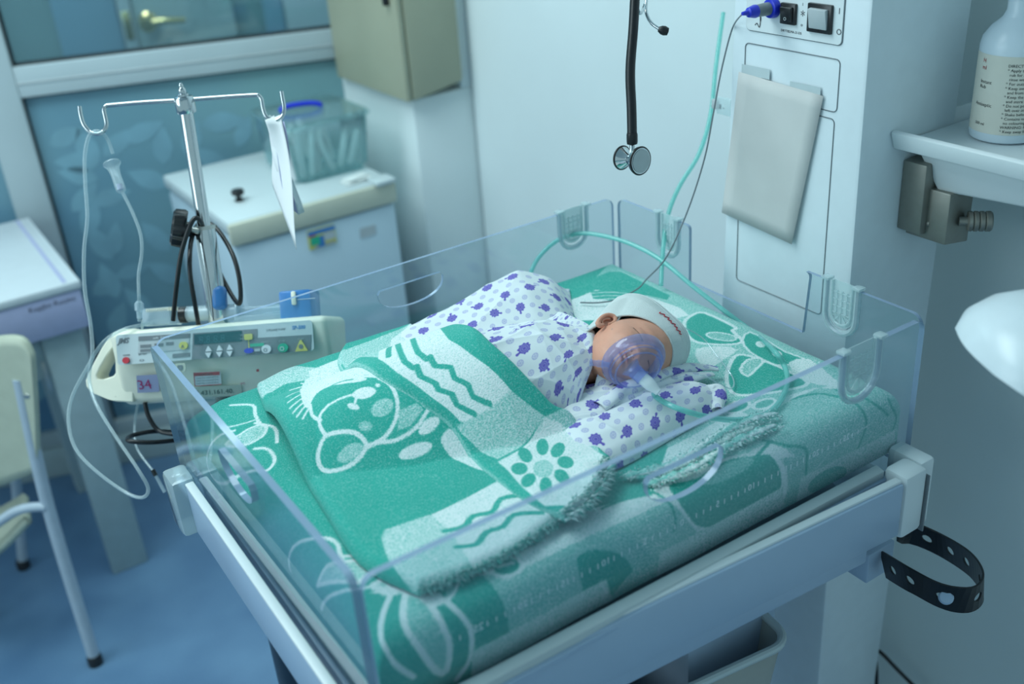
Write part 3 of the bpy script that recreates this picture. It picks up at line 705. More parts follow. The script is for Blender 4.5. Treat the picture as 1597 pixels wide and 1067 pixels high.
hexao('bracket_web', [(sx0+.045,-.15,zs-.045),(sx0+.075,-.15,zs-.045),(sx0+.075,.115,zs-.065),(sx0+.045,.115,zs-.065)], [(sx0+.03,-.20,zs-.006),(sx0+.10,-.20,zs-.006),(sx0+.10,.145,zs-.006),(sx0+.03,.145,zs-.006)], M['white'], sh, .004)
cm = np.array([.905,.118,0])
cz0 = 1.045
def cpx(x,y,Y): return at(x,y,Y=Y)
k0 = cpx(1403,357,.150); k1 = cpx(1420,242,.150); k2 = cpx(1470,262,.150); k3 = cpx(1475,350,.150)
hexao('clamp_body', [(k0[0]+.012,.090,k3[2]+.012),(k0[0]+.060,.090,k3[2]+.004),(k0[0]+.060,.150,k3[2]+.004),(k0[0]+.012,.150,k3[2]+.012)],
      [(k0[0]+.012,.090,k3[2]+.080),(k0[0]+.060,.090,k3[2]+.076),(k0[0]+.060,.150,k3[2]+.076),(k0[0]+.012,.150,k3[2]+.080)], M['nickel'], sh, .002)
hexao('clamp_jaw', [(k0[0],.120,k0[2]),(k0[0]+.026,.120,k0[2]-.004),(k0[0]+.026,.155,k0[2]-.004),(k0[0],.155,k0[2])],
      [(k0[0],.120,k1[2]-.006),(k0[0]+.026,.120,k1[2]-.004),(k0[0]+.026,.155,k1[2]-.004),(k0[0],.155,k1[2]-.006)], M['nickel'], sh, .002)
kn = np.array([k0[0]+.032,.088,k3[2]+.040])
lathe('clamp_knob', [(0,0),(.006,0),(.006,.010),(.0125,.011),(.0130,.015),(.0112,.0165),(.0130,.018),(.0130,.022),(.0112,.0235),(.0130,.025),(.0130,.029),(.0112,.0305),(.0130,.032),(.0130,.037),(.0115,.039),(0,.039)], M['nickel'], sh, frame_to(kn,(.75,-.75,0)), 28)
lathe('clamp_screw', [(0,0),(.0055,0),(.0055,.003),(.0035,.0034),(.003,.001),(0,.001)], M['steel'], sh, frame_to((k0[0]+.016,.119,k0[2]+.012),(0,-1,0)), 18)
lathe('roller', [(0,0),(.012,0),(.014,.004),(.014,.018),(.012,.022),(0,.022)], M['clip'], sh, frame_to((k0[0]+.032,.128,k1[2]-.010),(0,-1,.2)), 20)
# bottle
bt = at(1553,219,z=zs)
BM = Matrix.Translation((bt[0]+.022, bt[1]+.004, zs-.0005)); br_ = .041
bo = thing('plastic_bottle', 'white plastic bottle with a printed cream label standing on the shelf', 'bottle', (bt[0]+.022, bt[1]+.004, zs))
lathe('body', [(0,.001),(br_-.006,0),(br_-.001,.003),(br_,.008),(br_,.112),(br_-.002,.122),(br_-.010,.134),(.020,.144),(.0165,.152),(.0165,.175),(0,.175)], M['bottle'], bo, BM, 48)
lathe('cap', [(0,.168),(.020,.168),(.0205,.172),(.0205,.200),(.018,.203),(0,.203)], M['bottle'], bo, BM, 32)
bm = bmesh.new(); n = 40
tocam = math.atan2(CAM[1]-bt[1], CAM[0]-bt[0])
def cyl(a, z, r_): return Vector((BM.translation.x+r_*math.cos(a), BM.translation.y+r_*math.sin(a), BM.translation.z+z))
a0 = tocam-1.5; a1 = tocam+1.25
for z0, z1, aa, ab, nm, mm, rr in ((.013,.106,a0,a1,'label','label',.0003),):
    vs = [[bm.verts.new(cyl(aa+(ab-aa)*k/n, z, br_+rr)) for k in range(n+1)] for z in (z0,z1)]
    for k in range(n): bm.faces.new([vs[0][k],vs[0][k+1],vs[1][k+1],vs[1][k]])
finish('label', bm, M['label'], bo)
def cyl_text(name, s, a, z, size, m, sx=1):
    o = text(name, s, size, Matrix.Identity(4), m, bo, .00005)
    for v in o.data.vertices:
        x, y, _ = v.co; v.co = cyl(a+x*sx/br_, z+y, br_+.0006)
    return o
lines = ['DIRECTIONS FOR USE','* Apply to wet hands and','  rub for 30 seconds, then','  rinse well with water.','* For outside use only.','* Keep away from the eyes','  and from small children.','* Keep the bottle closed','  and store below 25 C.','* Do not pour back what is','  left over into the bottle.','* Shake before each use.','* Contains no perfume and','  no colouring matter.','WARNING: flammable liquid','* Keep away from heat.']
for i, ln in enumerate(lines): cyl_text('print_line', ln, tocam-.15, .094-.0052*i, .0048, M['ink'])
for i, (s_, z_) in enumerate((('ml',.088),('H',.096),('Rub',.066),('Instant',.072))): cyl_text('red_print' if i < 2 else 'print_line', s_, tocam-.95, z_, .007 if i < 2 else .006, M['red'] if i < 2 else M['ink'])
cyl_text('print_line', 'Antiseptic', tocam-1.05, .045, .006, M['ink']); cyl_text('print_line', '500 ml', tocam-.95, .022, .005, M['ink'])
# rounded white lamp head at the right edge
lm = thing('white_lamp_head', 'large rounded white plastic lamp head at the right edge of the picture', 'lamp', (.75,-.30,.95))
c = at(1690,560,D=1.02); axd = np.array([RM[0,0],RM[1,0],-.05]); 
LM = frame_to(c, -axd)
bm = bmesh.new(); prof = [(0,.118),(.02,.116),(.045,.108),(.066,.092),(.080,.066),(.086,.03),(.088,-.06),(.088,-.16),(0,-.16)]
lat(bm, [(r_, z) for r_, z in prof], 48, LM, sx=1.15, sy=.72)
bmesh.ops.bisect_plane(bm, geom=bm.verts[:]+bm.edges[:]+bm.faces[:], plane_co=V(c)+Vector((0,0,-.028)), plane_no=V(np.array([-RM[0,0]*.42,-RM[1,0]*.42,-1])), clear_outer=True)
bmesh.ops.holes_fill(bm, edges=[e for e in bm.edges if e.is_boundary])
finish('shell', bm, M['white2'], lm, sharp=30)
tube('arm', [c+axd*.13, c+axd*.19+[0,0,.0], c+axd*.20+[0,-.03,-.05], c+axd*.20+[0,-.03,-.9]], .018, M['white2'], lm)

# ------------------------------------------------------------------ mattress and the green blanket over it
ms = box('mattress', (L/2, W/2, .904), (L-.040, W-.034, .092), M['sheet'], None, .022, seg=4)
tag(ms, 'thin pale grey mattress under the green blanket in the clear bed', 'mattress')

BX0, BX1, BY0, BY1, BZ, BR = .010, .712, .0085, .5525, .958, .030
def bend(e, r=BR):
    e = np.maximum(e, 0); a = np.minimum(e/r, PI/2)
    return r*np.sin(a), r*(1-np.cos(a))+np.maximum(e-r*PI/2, 0)
def slab(s, t):
    """unfolded cloth (s along the bed, t across) -> place"""
    hx0, dx0 = bend(BX0+BR-s); hx1, dx1 = bend(s-(BX1-BR)); hy0, dy0 = bend(BY0+BR-t); hy1, dy1 = bend(t-(BY1-BR))
    x = np.clip(s, BX0+BR, BX1-BR)-hx0+hx1; y = np.clip(t, BY0+BR, BY1-BR)-hy0+hy1
    d = ((dx0+dx1)**4+(dy0+dy1)**4)**.25
    z = BZ-d+.0028*nz(s, t, 17, 3)+.0012*nz(s, t, 60, 5)
    z = z-.012*np.clip((.06-s)/.06, 0, 1)*np.clip((t-.10)/.1, 0, 1)      # sinks a little at the foot
    y = y+.0025*nz(s, t*0, 25, 8)*np.clip((BY0+BR-t)/.03, 0, 1)+.0012
    return np.stack([x, y, z], -1)
ss = np.linspace(-.045, .762, 500); tt = np.linspace(-.064, .600, 410)
SG, TG = np.meshgrid(ss, tt, indexing='ij'); SLAB = slab(SG, TG)

class Cloth:
    """a sheet with its own flat coordinates; measured points of its pattern are carried onto it"""
    def __init__(self, A, B, P):
        self.A, self.B, self.P = A, B, P; self.q = px(P)
        du = np.gradient(P, axis=0); dv = np.gradient(P, axis=1); n = np.cross(du, dv); v = CAM-P
        if np.median(n[..., 2]) < 0: n = -n
        self.vis = (n*v).sum(-1) > 0; self.dist = np.linalg.norm(v, axis=-1)
        self.tone = np.zeros(A.shape)
    def on(self, pts):
        out = []
        for x, y in pts:
            d = (self.q[..., 0]-x)**2+(self.q[..., 1]-y)**2+np.where(self.vis, 0, 1e5)
            k = np.argmin(d); i, j = np.unravel_index(k, d.shape)
            i = min(max(i, 1), d.shape[0]-2); j = min(max(j, 1), d.shape[1]-2)
            e = self.q[i, j]; gu = (self.q[i+1, j]-self.q[i-1, j])/2; gv = (self.q[i, j+1]-self.q[i, j-1])/2
            try: a, b = np.linalg.solve(np.array([gu, gv]).T, np.array([x, y])-e)
            except Exception: a = b = 0
            lim = 60 if d[i, j] > 30 else 2
            a = np.clip(a, -lim, lim); b = np.clip(b, -lim, lim)
            out.append((self.A[i, j]+a*(self.A[i+1, j]-self.A[i, j]), self.B[i, j]+b*(self.B[i, j+1]-self.B[i, j])))
        return np.array(out)
    def apply(self, sd, sl, val, soft=.0007):
        m = np.clip(.5-sd/(2*soft), 0, 1); self.tone[sl] = self.tone[sl]*(1-m)+val*m
    def _sl(self, p, pad):
        mn, mx = p.min(0)-pad, p.max(0)+pad
        i = np.where((self.A.max(1) >= mn[0]) & (self.A.min(1) <= mx[0]))[0]; j = np.where((self.B.max(0) >= mn[1]) & (self.B.min(0) <= mx[1]))[0]
        if len(i) == 0 or len(j) == 0: return None
        return (slice(i[0], i[-1]+1), slice(j[0], j[-1]+1))
    def seg(self, p, sl, closed):
        X, Y = self.A[sl], self.B[sl]; best = np.full(X.shape, 1e9); ins = np.zeros(X.shape, bool); n = len(p)
        for k in range(n if closed else n-1):
            a, b = p[k], p[(k+1) % n]; d = b-a; L2 = (d**2).sum()+1e-12
            t = np.clip(((X-a[0])*d[0]+(Y-a[1])*d[1])/L2, 0, 1)
            best = np.minimum(best, (X-a[0]-t*d[0])**2+(Y-a[1]-t*d[1])**2)
            if closed:
                c = ((a[1] > Y) != (b[1] > Y)) & (X < (b[0]-a[0])*(Y-a[1])/(b[1]-a[1]+1e-12)+a[0]); ins ^= c
        return np.sqrt(best), ins
    def fill(self, pts, val, edge=0, smooth=0, raw=False, w=.0026):
        p = np.array(pts) if raw else self.on(pts)
        if smooth: p = np.array(smooth_path(p, smooth, True))
        sl = self._sl(p, .006)
        if sl is None: return
        d, ins = self.seg(p, sl, True); sd = np.where(ins, -d, d)
        self.apply(sd, sl, val)
        if edge: self.apply(d-w, sl, edge if edge != 1 else .95)
    def line(self, pts, val, w=.0022, smooth=4, closed=False, raw=False, rag=0):
        p = np.array(pts) if raw else self.on(pts)
        if smooth: p = np.array(smooth_path(p, smooth, closed))
        sl = self._sl(p, .01)
        if sl is None: return
        d, _ = self.seg(p, sl, closed)
        self.apply(d-w, sl, val)
    def oval(self, c, rx, ry, ang, val, edge=0, w=.0022):
        a = R(ang); pts = [(c[0]+rx*math.cos(t)*math.cos(a)-ry*math.sin(t)*math.sin(a), c[1]+rx*math.cos(t)*math.sin(a)+ry*math.sin(t)*math.cos(a)) for t in [2*PI*k/18 for k in range(18)]]
        self.fill(pts, val, edge, w=w)

G, Wt, Md = .04, .96, .56
c1 = Cloth(SG, TG, SLAB); c1.tone[:] = G
# head half is the mixed weave
c1.fill([(1062,768),(1010,600),(960,500),(930,380),(1100,380),(1450,560),(1450,760),(1200,860),(1085,835)], Md)
# front slab
c1.fill([(747,893),(855,845),(1040,775),(1062,768),(1090,805),(1095,870),(800,1040),(792,965)], Md)
c1.fill([(725,900),(807,850),(920,794),(1017,772),(1040,700),(1150,640),(1200,660),(1130,705),(1060,770),(1025,790),(938,828),(830,880),(790,897)], .90)
c1.oval((790,884), 24, 15, -8, G, 1)
c1.line([(776,884),(800,878)], Wt, .0018)
c1.fill([(899,877),(912,862),(938,858),(968,865),(987,888),(976,901),(968,912),(938,942),(886,965),(874,957),(905,926),(908,914)], G, smooth=3)
c1.line([(1032,768),(1060,790),(1090,826)], Wt, .0032)
c1.line([(938,794),(1002,768),(1032,775),(1051,798),(1051,828)], G, .0014)
c1.fill([(1040,756),(1083,745),(1128,718),(1173,709),(1200,707),(1214,722),(1220,745),(1218,763),(1202,776),(1173,799),(1117,822),(1085,822),(1060,790)], G, 1, smooth=3, w=.0020)
c1.line([(1195,700),(1215,720),(1225,748),(1222,775),(1205,792)], Wt, .0034)
c1.fill([(1165,706),(1200,690),(1225,700),(1240,712),(1215,716),(1190,704)], .93)
c1.oval((1135,735), 45, 12, -25, .45)
# head end pattern
c1.line([(1229,624),(1276,614),(1323,624),(1347,644),(1349,671),(1335,707)], G, .0018)
c1.line([(1386,624),(1392,638),(1398,652),(1392,672)], G, .0018)
c1.line([(1330,612),(1355,625),(1385,648)], G, .0018); c1.line([(1260,569),(1292,600),(1312,612)], G, .0018)
c1.line([(1190,687),(1225,695),(1255,699),(1258,720),(1257,740)], G, .0018)
c1.line([(1200,690),(1180,712)], G, .0018)
c1.fill([(1190,650),(1240,620),(1300,600),(1340,612),(1270,605),(1200,630)], .9, smooth=2)
c1.fill([(1068,502),(1079,492),(1099,488),(1146,510),(1142,516),(1158,532),(1142,537),(1111,537),(1083,532),(1070,518)], G, 1, smooth=3)
c1.oval((1125,525), 24, 6, 8, .5, 1, .0014)
c1.fill([(1158,530),(1170,518),(1197,532),(1225,549),(1257,561),(1237,567),(1209,569),(1170,549)], G, 1, smooth=2, w=.0016)
c1.oval((1186,537), 8, 5, 10, Wt); c1.oval((1212,552), 8, 5, 10, Wt)
c1.fill([(1133,589),(1142,561),(1158,553),(1197,565),(1225,577),(1260,597),(1229,608),(1170,616),(1142,612)], G, 1, smooth=3)
c1.fill([(1154,577),(1166,561),(1186,559),(1190,565),(1178,577),(1166,587)], .55, 1, smooth=2, w=.0018)
c1.fill([(1085,545),(1120,540),(1150,545),(1130,560),(1105,575),(1090,565)], .93, smooth=2)
c1.fill([(1230,565),(1262,560),(1300,590),(1310,602),(1275,600),(1245,588)], .93, smooth=2)
c1.oval((1150,635), 20, 8, -15, G, 1); c1.oval((1192,630), 18, 7, -15, .3, 1); c1.oval((1120,618), 12, 6, 0, G)
c1.line([(1100,640),(1140,655),(1210,640)], G, .0015)
c1.line([(1360,660),(1300,700),(1260,750)], .75, .0012)
# far corner
c1.fill([(885,470),(930,452),(1000,460),(1060,480),(1075,492),(1040,500),(900,500)], .95)
c1.fill([(902,444),(925,429),(944,416),(970,425),(1045,461),(1040,468),(1011,461),(940,451)], G)
c1.fill([(921,455),(962,450),(992,455),(1010,462),(970,470),(925,466)], G)
for k in range(3): c1.line([(915,458+6*k),(960,456+5*k),(1010,462+6*k)], .95, .0011)
c1.fill([(930,432),(946,416),(985,418),(1000,436),(970,424),(950,424)], .5)
# foot strip: flower outlines
S = .0024
c1.line([(330,692),(323,711),(326,734),(337,751),(352,754),(371,743)], Wt, S); c1.line([(330,692),(345,678),(365,672)], Wt, S)
c1.line([(371,743),(397,734),(416,734),(427,722),(427,711),(416,700),(397,700)], Wt, S)
c1.fill([(352,692),(375,677),(405,662),(416,668),(409,681),(390,692),(365,697)], .62, 1, smooth=2, w=.002)
c1.line([(360,632),(394,632),(398,647),(405,660)], Wt, S); c1.line([(398,660),(428,667),(432,690)], Wt, S); c1.line([(345,668),(375,662),(398,655)], Wt, .0014)
c1.line([(453,891),(451,868),(462,849),(489,840),(512,840),(526,849),(530,863),(535,877)], Wt, S)
c1.fill([(495,913),(512,881),(581,872),(581,890),(558,910)], .62, 1, w=.0026)
c1.line([(501,950),(512,932),(535,922),(567,918),(585,909)], Wt, S); c1.line([(535,868),(560,866),(581,863),(585,854)], Wt, S)
c1.fill([(583,918),(592,905),(604,892),(620,905),(628,916)], .62, 1, w=.0026)
c1.fill([(575,925),(600,917),(634,915),(634,926),(600,930),(592,926)], .93)
c1.line([(612,922),(600,950),(594,975),(596,1000),(613,1032),(645,1056)], Wt, .0030)
c1.fill([(634,924),(628,959),(636,986),(658,1018),(681,1048),(697,1046),(702,1009),(693,982),(672,945),(655,930)], .50, 1, smooth=2, w=.0034)
c1.line([(690,935),(720,961),(734,982),(736,1004),(732,1031),(712,1060)], Wt, .0030)
c1.fill([(655,928),(680,922),(695,938),(680,946),(662,942)], .93, smooth=2)
c1.line([(716,902),(707,923),(694,938)], Wt, .0028)
c1.fill([(695,912),(716,900),(708,922),(696,934)], .5)
# wall-bottom reflection painted white low on the front drop, with the green discs running across it
lowt = -.0335
for (a, b) in ((.105, .265), (.335, .515), (.545, .71)):
    c1.fill([(a, lowt), (b, lowt), (b+.012, -.09), (a-.01, -.09)], .80, raw=True)
c1.oval((1290,748), 34, 14, -30, .42, 0)
lb = grid_obj('green_blanket', SLAB, M['terry'], None, c1.tone)
tag(lb, 'green and white cotton blanket with flower outlines spread over the whole mattress', 'blanket')

# ------------------------------------------------------------------ shapes lying on it: body under cloth
def seg_d(x, y, a, b):
    d = np.array(b)-np.array(a); t = np.clip(((x-a[0])*d[0]+(y-a[1])*d[1])/(d@d), 0, 1)
    return np.hypot(x-a[0]-t*d[0], y-a[1]-t*d[1]), t
def bump(x, y, grow=0):
    d, t = seg_d(x, y, (.405,.272), (.115,.365))
    h = np.interp(t, [0,.12,.35,.6,.85,1], [.070,.083,.082,.066,.052,.036]); wd = np.interp(t, [0,.3,.7,1], [.080,.098,.090,.070])+grow
    if np.ndim(grow) == 0 and grow > 0: return h*np.clip(1-(d/(wd+.022))**2, 0, 1)**1.25      # a cover drapes wider and flatter
    return h*np.clip(1-(d/wd)**2, 0, 1)**.75
def base_h(x, y): return BZ+.0028*nz(x, y, 17, 3)
def at_h(x, y, off=0., fn=None):
    """where the line of sight of a measured point meets the lying cloth"""
    d = ray(x, y); prev = None
    for k in np.arange(.8, 1.9, .004):
        p = CAM+d*k; hz_ = base_h(p[0], p[1])+(fn or bump)(p[0], p[1])+off
        if p[2] < hz_:
            if prev is not None:
                f = prev[1]/(prev[1]+(hz_-p[2])); return prev[0]+(p-prev[0])*f
            return p
        prev = (p, p[2]-hz_)
    return p
def resample(pts, n):
    P = np.array(smooth_path([list(p) for p in pts], 12)); s = np.r_[0, np.cumsum(np.linalg.norm(np.diff(P, axis=0), axis=1))]
    u = np.linspace(0, s[-1], n); return np.stack([np.interp(u, s, P[:, k]) for k in range(P.shape[1])], -1)
def coons(c0, c1_, d0, d1_, n, m):
    """c0,c1_: the two long sides (n points), d0,d1_: the ends (m points); xy"""
    A, B, C_, D = resample(c0, n), resample(c1_, n), resample(d0, m), resample(d1_, m)
    u = np.linspace(0, 1, n)[:, None, None]; v = np.linspace(0, 1, m)[None, :, None]
    return (1-v)*A[:, None]+v*B[:, None]+(1-u)*C_[None]+u*D[None]-((1-u)*(1-v)*A[0]+u*(1-v)*A[-1]+(1-u)*v*B[0]+u*v*B[-1])
def arc_uv(P):
    du = np.linalg.norm(np.diff(P, axis=0), axis=-1); dv = np.linalg.norm(np.diff(P, axis=1), axis=-1)
    A = np.zeros(P.shape[:2]); B = np.zeros(P.shape[:2])
    A[1:] = np.cumsum(du.mean(1))[:, None]; B[:, 1:] = np.cumsum(dv.mean(0))[None]
    return A, B
def edge_drop(n, m, P, r, sides=(1,1,1,1)):
    """rounded border: 1 inside, falling to 0 at the rim"""
    A, B = arc_uv(P); ds = []
    if sides[0]: ds.append(A)
    if sides[1]: ds.append(A.max()-A)
    if sides[2]: ds.append(B)
    if sides[3]: ds.append(B.max()-B)
    d = np.minimum.reduce(ds); q = np.clip(1-d/r, 0, 1); return np.sqrt(np.clip(1-q*q, 0, 1))

def fringe(name, line, out, m, parent, length=.010, n=260, tone=.8, seed=1, lift=.004):
    """ragged cut threads along an edge: many thin tapered strands"""
    rg = np.random.RandomState(seed); L_ = resample(line, n); V_, F_ = [], []
    for k in range(n):
        p = L_[k]+rg.normal(0, .0012, 3); o_ = np.array(out)+rg.normal(0, .45, 3)*[1,1,.6]; o_ /= np.linalg.norm(o_); ln = length*rg.uniform(.4, 1.2)
        side = np.cross(o_, rg.normal(0, 1, 3)); side /= np.linalg.norm(side); wd = rg.uniform(.0004, .0010)
        b = len(V_); tip = p+o_*ln+np.array([0,0,-.002*rg.rand()]); md = p+o_*ln*.5+np.array([0,0,lift*rg.rand()*.6])
        nn = np.cross(o_, side)
        V_ += [p+side*wd, p-side*wd, p+nn*wd, md+side*wd*.8, md-side*wd*.8, md+nn*wd*.8, tip]
        F_ += [(b,b+1,b+4,b+3),(b+1,b+2,b+5,b+4),(b+2,b,b+3,b+5),(b+3,b+4,b+6),(b+4,b+5,b+6),(b+5,b+3,b+6)]
    me = bpy.data.meshes.new(name); me.from_pydata([tuple(v) for v in V_], [], F_); me.materials.append(m)
    a = me.attributes.new('tone', 'FLOAT', 'POINT'); tv = np.repeat(np.where(rg.rand(n) < .35, .15, tone), 7); a.data.foreach_set('value', tv.astype(np.float32))
    o = link(bpy.data.objects.new(name, me), parent); o['kind'] = 'stuff'; return o

# folded blanket over the legs
fb = thing('folded_blanket', 'folded green and white cotton blanket with bear and zigzag patterns over the baby\'s legs', 'blanket', (.2,.28,.96))
XY = lambda p: (p[0], p[1])
n, m = 330, 330
left = [XY(at(398,592,z=.975)), XY(at(420,645,z=.975)), XY(at(500,778,z=.975)), XY(at(560,868,z=.972)), XY(at(652,925,z=.966))]
right = [(.29,.515), (.285,.42), (.285,.30), (.300,.20), XY(at(925,760,z=.968))]
rearE = [left[0], (.16,.535), (.26,.525), right[0]]
frontE = [left[-1], XY(at(760,882,z=.966)), XY(at(860,822,z=.966)), right[-1]]
g2 = coons(left, right, rearE, frontE, n, m); x, y = g2[..., 0], g2[..., 1]
wr = .0035*nz(x, y, 26, 11)+.0015*nz(x, y, 70, 12)
P3 = np.stack([x, y, base_h(x, y)], -1)
ed = edge_drop(n, m, P3, .012, (1,1,1,1))
hgt = bump(x, y, .012)+.003+(.013+wr)*ed
MB = np.stack([x, y, base_h(x, y)+hgt], -1)
A_, B_ = arc_uv(MB); c2 = Cloth(A_, B_, MB); c2.tone[:] = G
c2.fill([(390,600),(405,575),(456,572),(520,572),(494,585),(485,592),(443,600),(410,622),(396,612)], .68, smooth=2)
c2.fill([(481,579),(528,560),(600,560),(590,590),(557,588),(519,593),(485,596)], .93)
c2.fill([(471,602),(494,585),(523,579),(557,581),(572,592),(540,598),(506,606),(490,619),(481,636),(471,625)], .93, smooth=3)
c2.line([(500,612),(515,603),(545,600),(572,598)], G, .0012); c2.line([(498,618),(520,600),(550,592)], G, .001)
for a, b in (((476,602),(452,609)),((474,608),(447,619)),((474,613),(449,628)),((475,619),(452,637)),((477,625),(457,644)),((480,630),(463,650)),((483,636),(472,653)),((488,600),(470,598))): c2.line([a, b], .95, .0016, 0)
c2.line([(484,632),(487,648),(500,656)], .95, .0022)
c2.line([(512,632),(500,646),(498,660),(503,672),(511,682)], .95, .0022); c2.line([(512,632),(530,622),(550,616)], .95, .0018)
c2.fill([(496,708),(506,682),(528,674),(553,675),(568,687),(570,699),(559,716),(540,729),(515,735),(500,729)], G, 1, smooth=3)
c2.fill([(525,716),(535,700),(549,691),(565,693),(561,708),(540,722)], .58, smooth=3)
c2.line([(570,699),(599,682),(616,657),(620,628),(610,602),(591,590)], .95, .0024)
c2.line([(574,695),(590,690),(616,687),(646,670),(667,640)], .95, .0022); c2.line([(618,650),(640,643),(655,636)], .95, .0018)
c2.fill([(622,640),(650,628),(660,640),(640,665),(620,672)], .55)
c2.oval((568,613), 19, 9, -12, .95); c2.oval((551,634), 10, 5, 15, .95); c2.oval((596,636), 19, 13, -30, .58); c2.oval((570,665), 11, 8, 0, .55)
c2.oval((589,601), 4, 3, 0, .95); c2.line([(553,632),(556,618)], .95, .0016)
c2.oval((669,664), 20, 10, -38, .95); c2.oval((648,703), 28, 11, -20, .95)
c2.fill([(688,690),(692,676),(712,672),(755,730),(745,732),(722,722),(702,712)], .93, smooth=2)
c2.fill([(673,802),(780,748),(800,740),(900,800),(870,835),(735,888)], .93)
c2.fill([(595,838),(600,826),(673,802),(705,830),(736,890),(650,940),(625,900)], .70, smooth=0)
c2.line([(694,828),(724,821),(738,805),(768,798),(780,779),(806,773)], G, .0032, 3)
c2.line([(713,853),(743,849),(759,830),(785,821),(802,803),(845,800)], G, .0032, 3)
ob = grid_obj('main_fold', MB, M['terry'], fb, c2.tone); ob['label'] = 'lower layer with a bear face'
# the turned-back cuff
_at_h = at_h
def at_h(x, y, off=0.): return _at_h(x, y, .021 if off > .025 else .018, lambda a, b: bump(a, b, .016))
cl = [(.235,.530), XY(at_h(527,570,.028)), XY(at_h(582,580,.028)), XY(at_h(650,624,.028)), XY(at_h(709,671,.028)), XY(at_h(759,734,.028)), XY(at_h(823,783,.024)), XY(at(882,812,z=.975))]
crr = [(.335,.525), (.322,.42), XY(at_h(742,509,.03)), XY(at_h(780,543,.03)), XY(at_h(856,619,.028)), XY(at_h(899,650,.026)), XY(at(953,704,z=.985))]
cd0 = [cl[0], crr[0]]; cd1 = [cl[-1], XY(at(925,772,z=.978)), crr[-1]]
n, m = 380, 210
g2 = coons(cl, crr, cd0, cd1, n, m); x, y = g2[..., 0], g2[..., 1]
P3 = np.stack([x, y, base_h(x, y)], -1); ed = edge_drop(n, m, P3, .010, (1,1,1,1))
A_, B_ = arc_uv(P3); tt_ = A_/A_.max()
wr = .0028*nz(x, y, 30, 21)+.0016*nz(x, y, 80, 22)+.006*np.clip((tt_-.86)/.14, 0, 1)*nz(x, y, 110, 24)
hgt = bump(x, y, .016)+.013+(.010+wr)*ed
CB = np.stack([x, y, base_h(x, y)+hgt], -1)
A_, B_ = arc_uv(CB); c3 = Cloth(A_, B_, CB); c3.tone[:] = G
c3.fill([(521,575),(540,545),(620,515),(640,506),(600,560)], .62)
c3.fill([(590,560),(610,530),(633,512),(652,506),(671,510),(700,530),(797,609),(738,657),(717,658),(603,568)], .93, smooth=0)
c3.fill([(797,609),(850,649),(776,716),(709,668),(730,655)], .66)
c3.fill([(850,649),(877,638),(915,665),(957,699),(941,722)], .62)
c3.fill([(850,649),(946,716),(900,800),(850,790),(776,720)], .93)
c3.oval((847,731), 16, 14, 0, .62)
for (qx, qy, a) in ((846,697,90),(870,702,130),(882,721,10),(876,743,40),(851,757,90),(824,749,140),(810,731,0),(819,710,50)):
    c3.oval((qx,qy), 13, 9.5, a, G)
c3.line([(620,537),(650,535),(652,550),(671,556),(679,571),(703,573),(709,590),(730,600),(738,619),(764,630)], G, .0034, 2)
c3.line([(606,556),(625,548),(631,564),(650,571),(656,587),(679,598),(684,608),(705,615),(713,632),(740,646)], G, .0034, 2)
hem = [(527,572),(582,583),(650,628),(709,675),(759,738),(823,787),(880,808)]
c3.line(hem, .45, .0040); c3.line([(a+6, b-3) for a, b in hem], .12, .0012)
ob = grid_obj('turned_back_edge', CB, M['terry'], fb, c3.tone, thick=.004); ob['label'] = 'upper layer with zigzags and a flower'
# threads
E1 = [MB[-1, k] + [0,0,.004] for k in range(0, MB.shape[1], 20)]
fringe('fringe', E1, (.25,-.9,.1), M['terry'], fb, .009, 700, .62, 1, .006)
fringe('fringe', [p+[0,0,.004] for p in E1], (.1,-.7,.5), M['terry'], fb, .006, 500, .75, 5, .004)
E2 = [CB[-1, k]+[0,0,.005] for k in range(0, CB.shape[1], 15)]
fringe('fringe', E2, (.75,-.6,.1), M['terry'], fb, .012, 420, .85, 2, .006)
fringe('fringe', [p+[-.004,.006,.004] for p in E2], (.6,-.5,.5), M['terry'], fb, .009, 300, .9, 3, .005)
at_h = _at_h

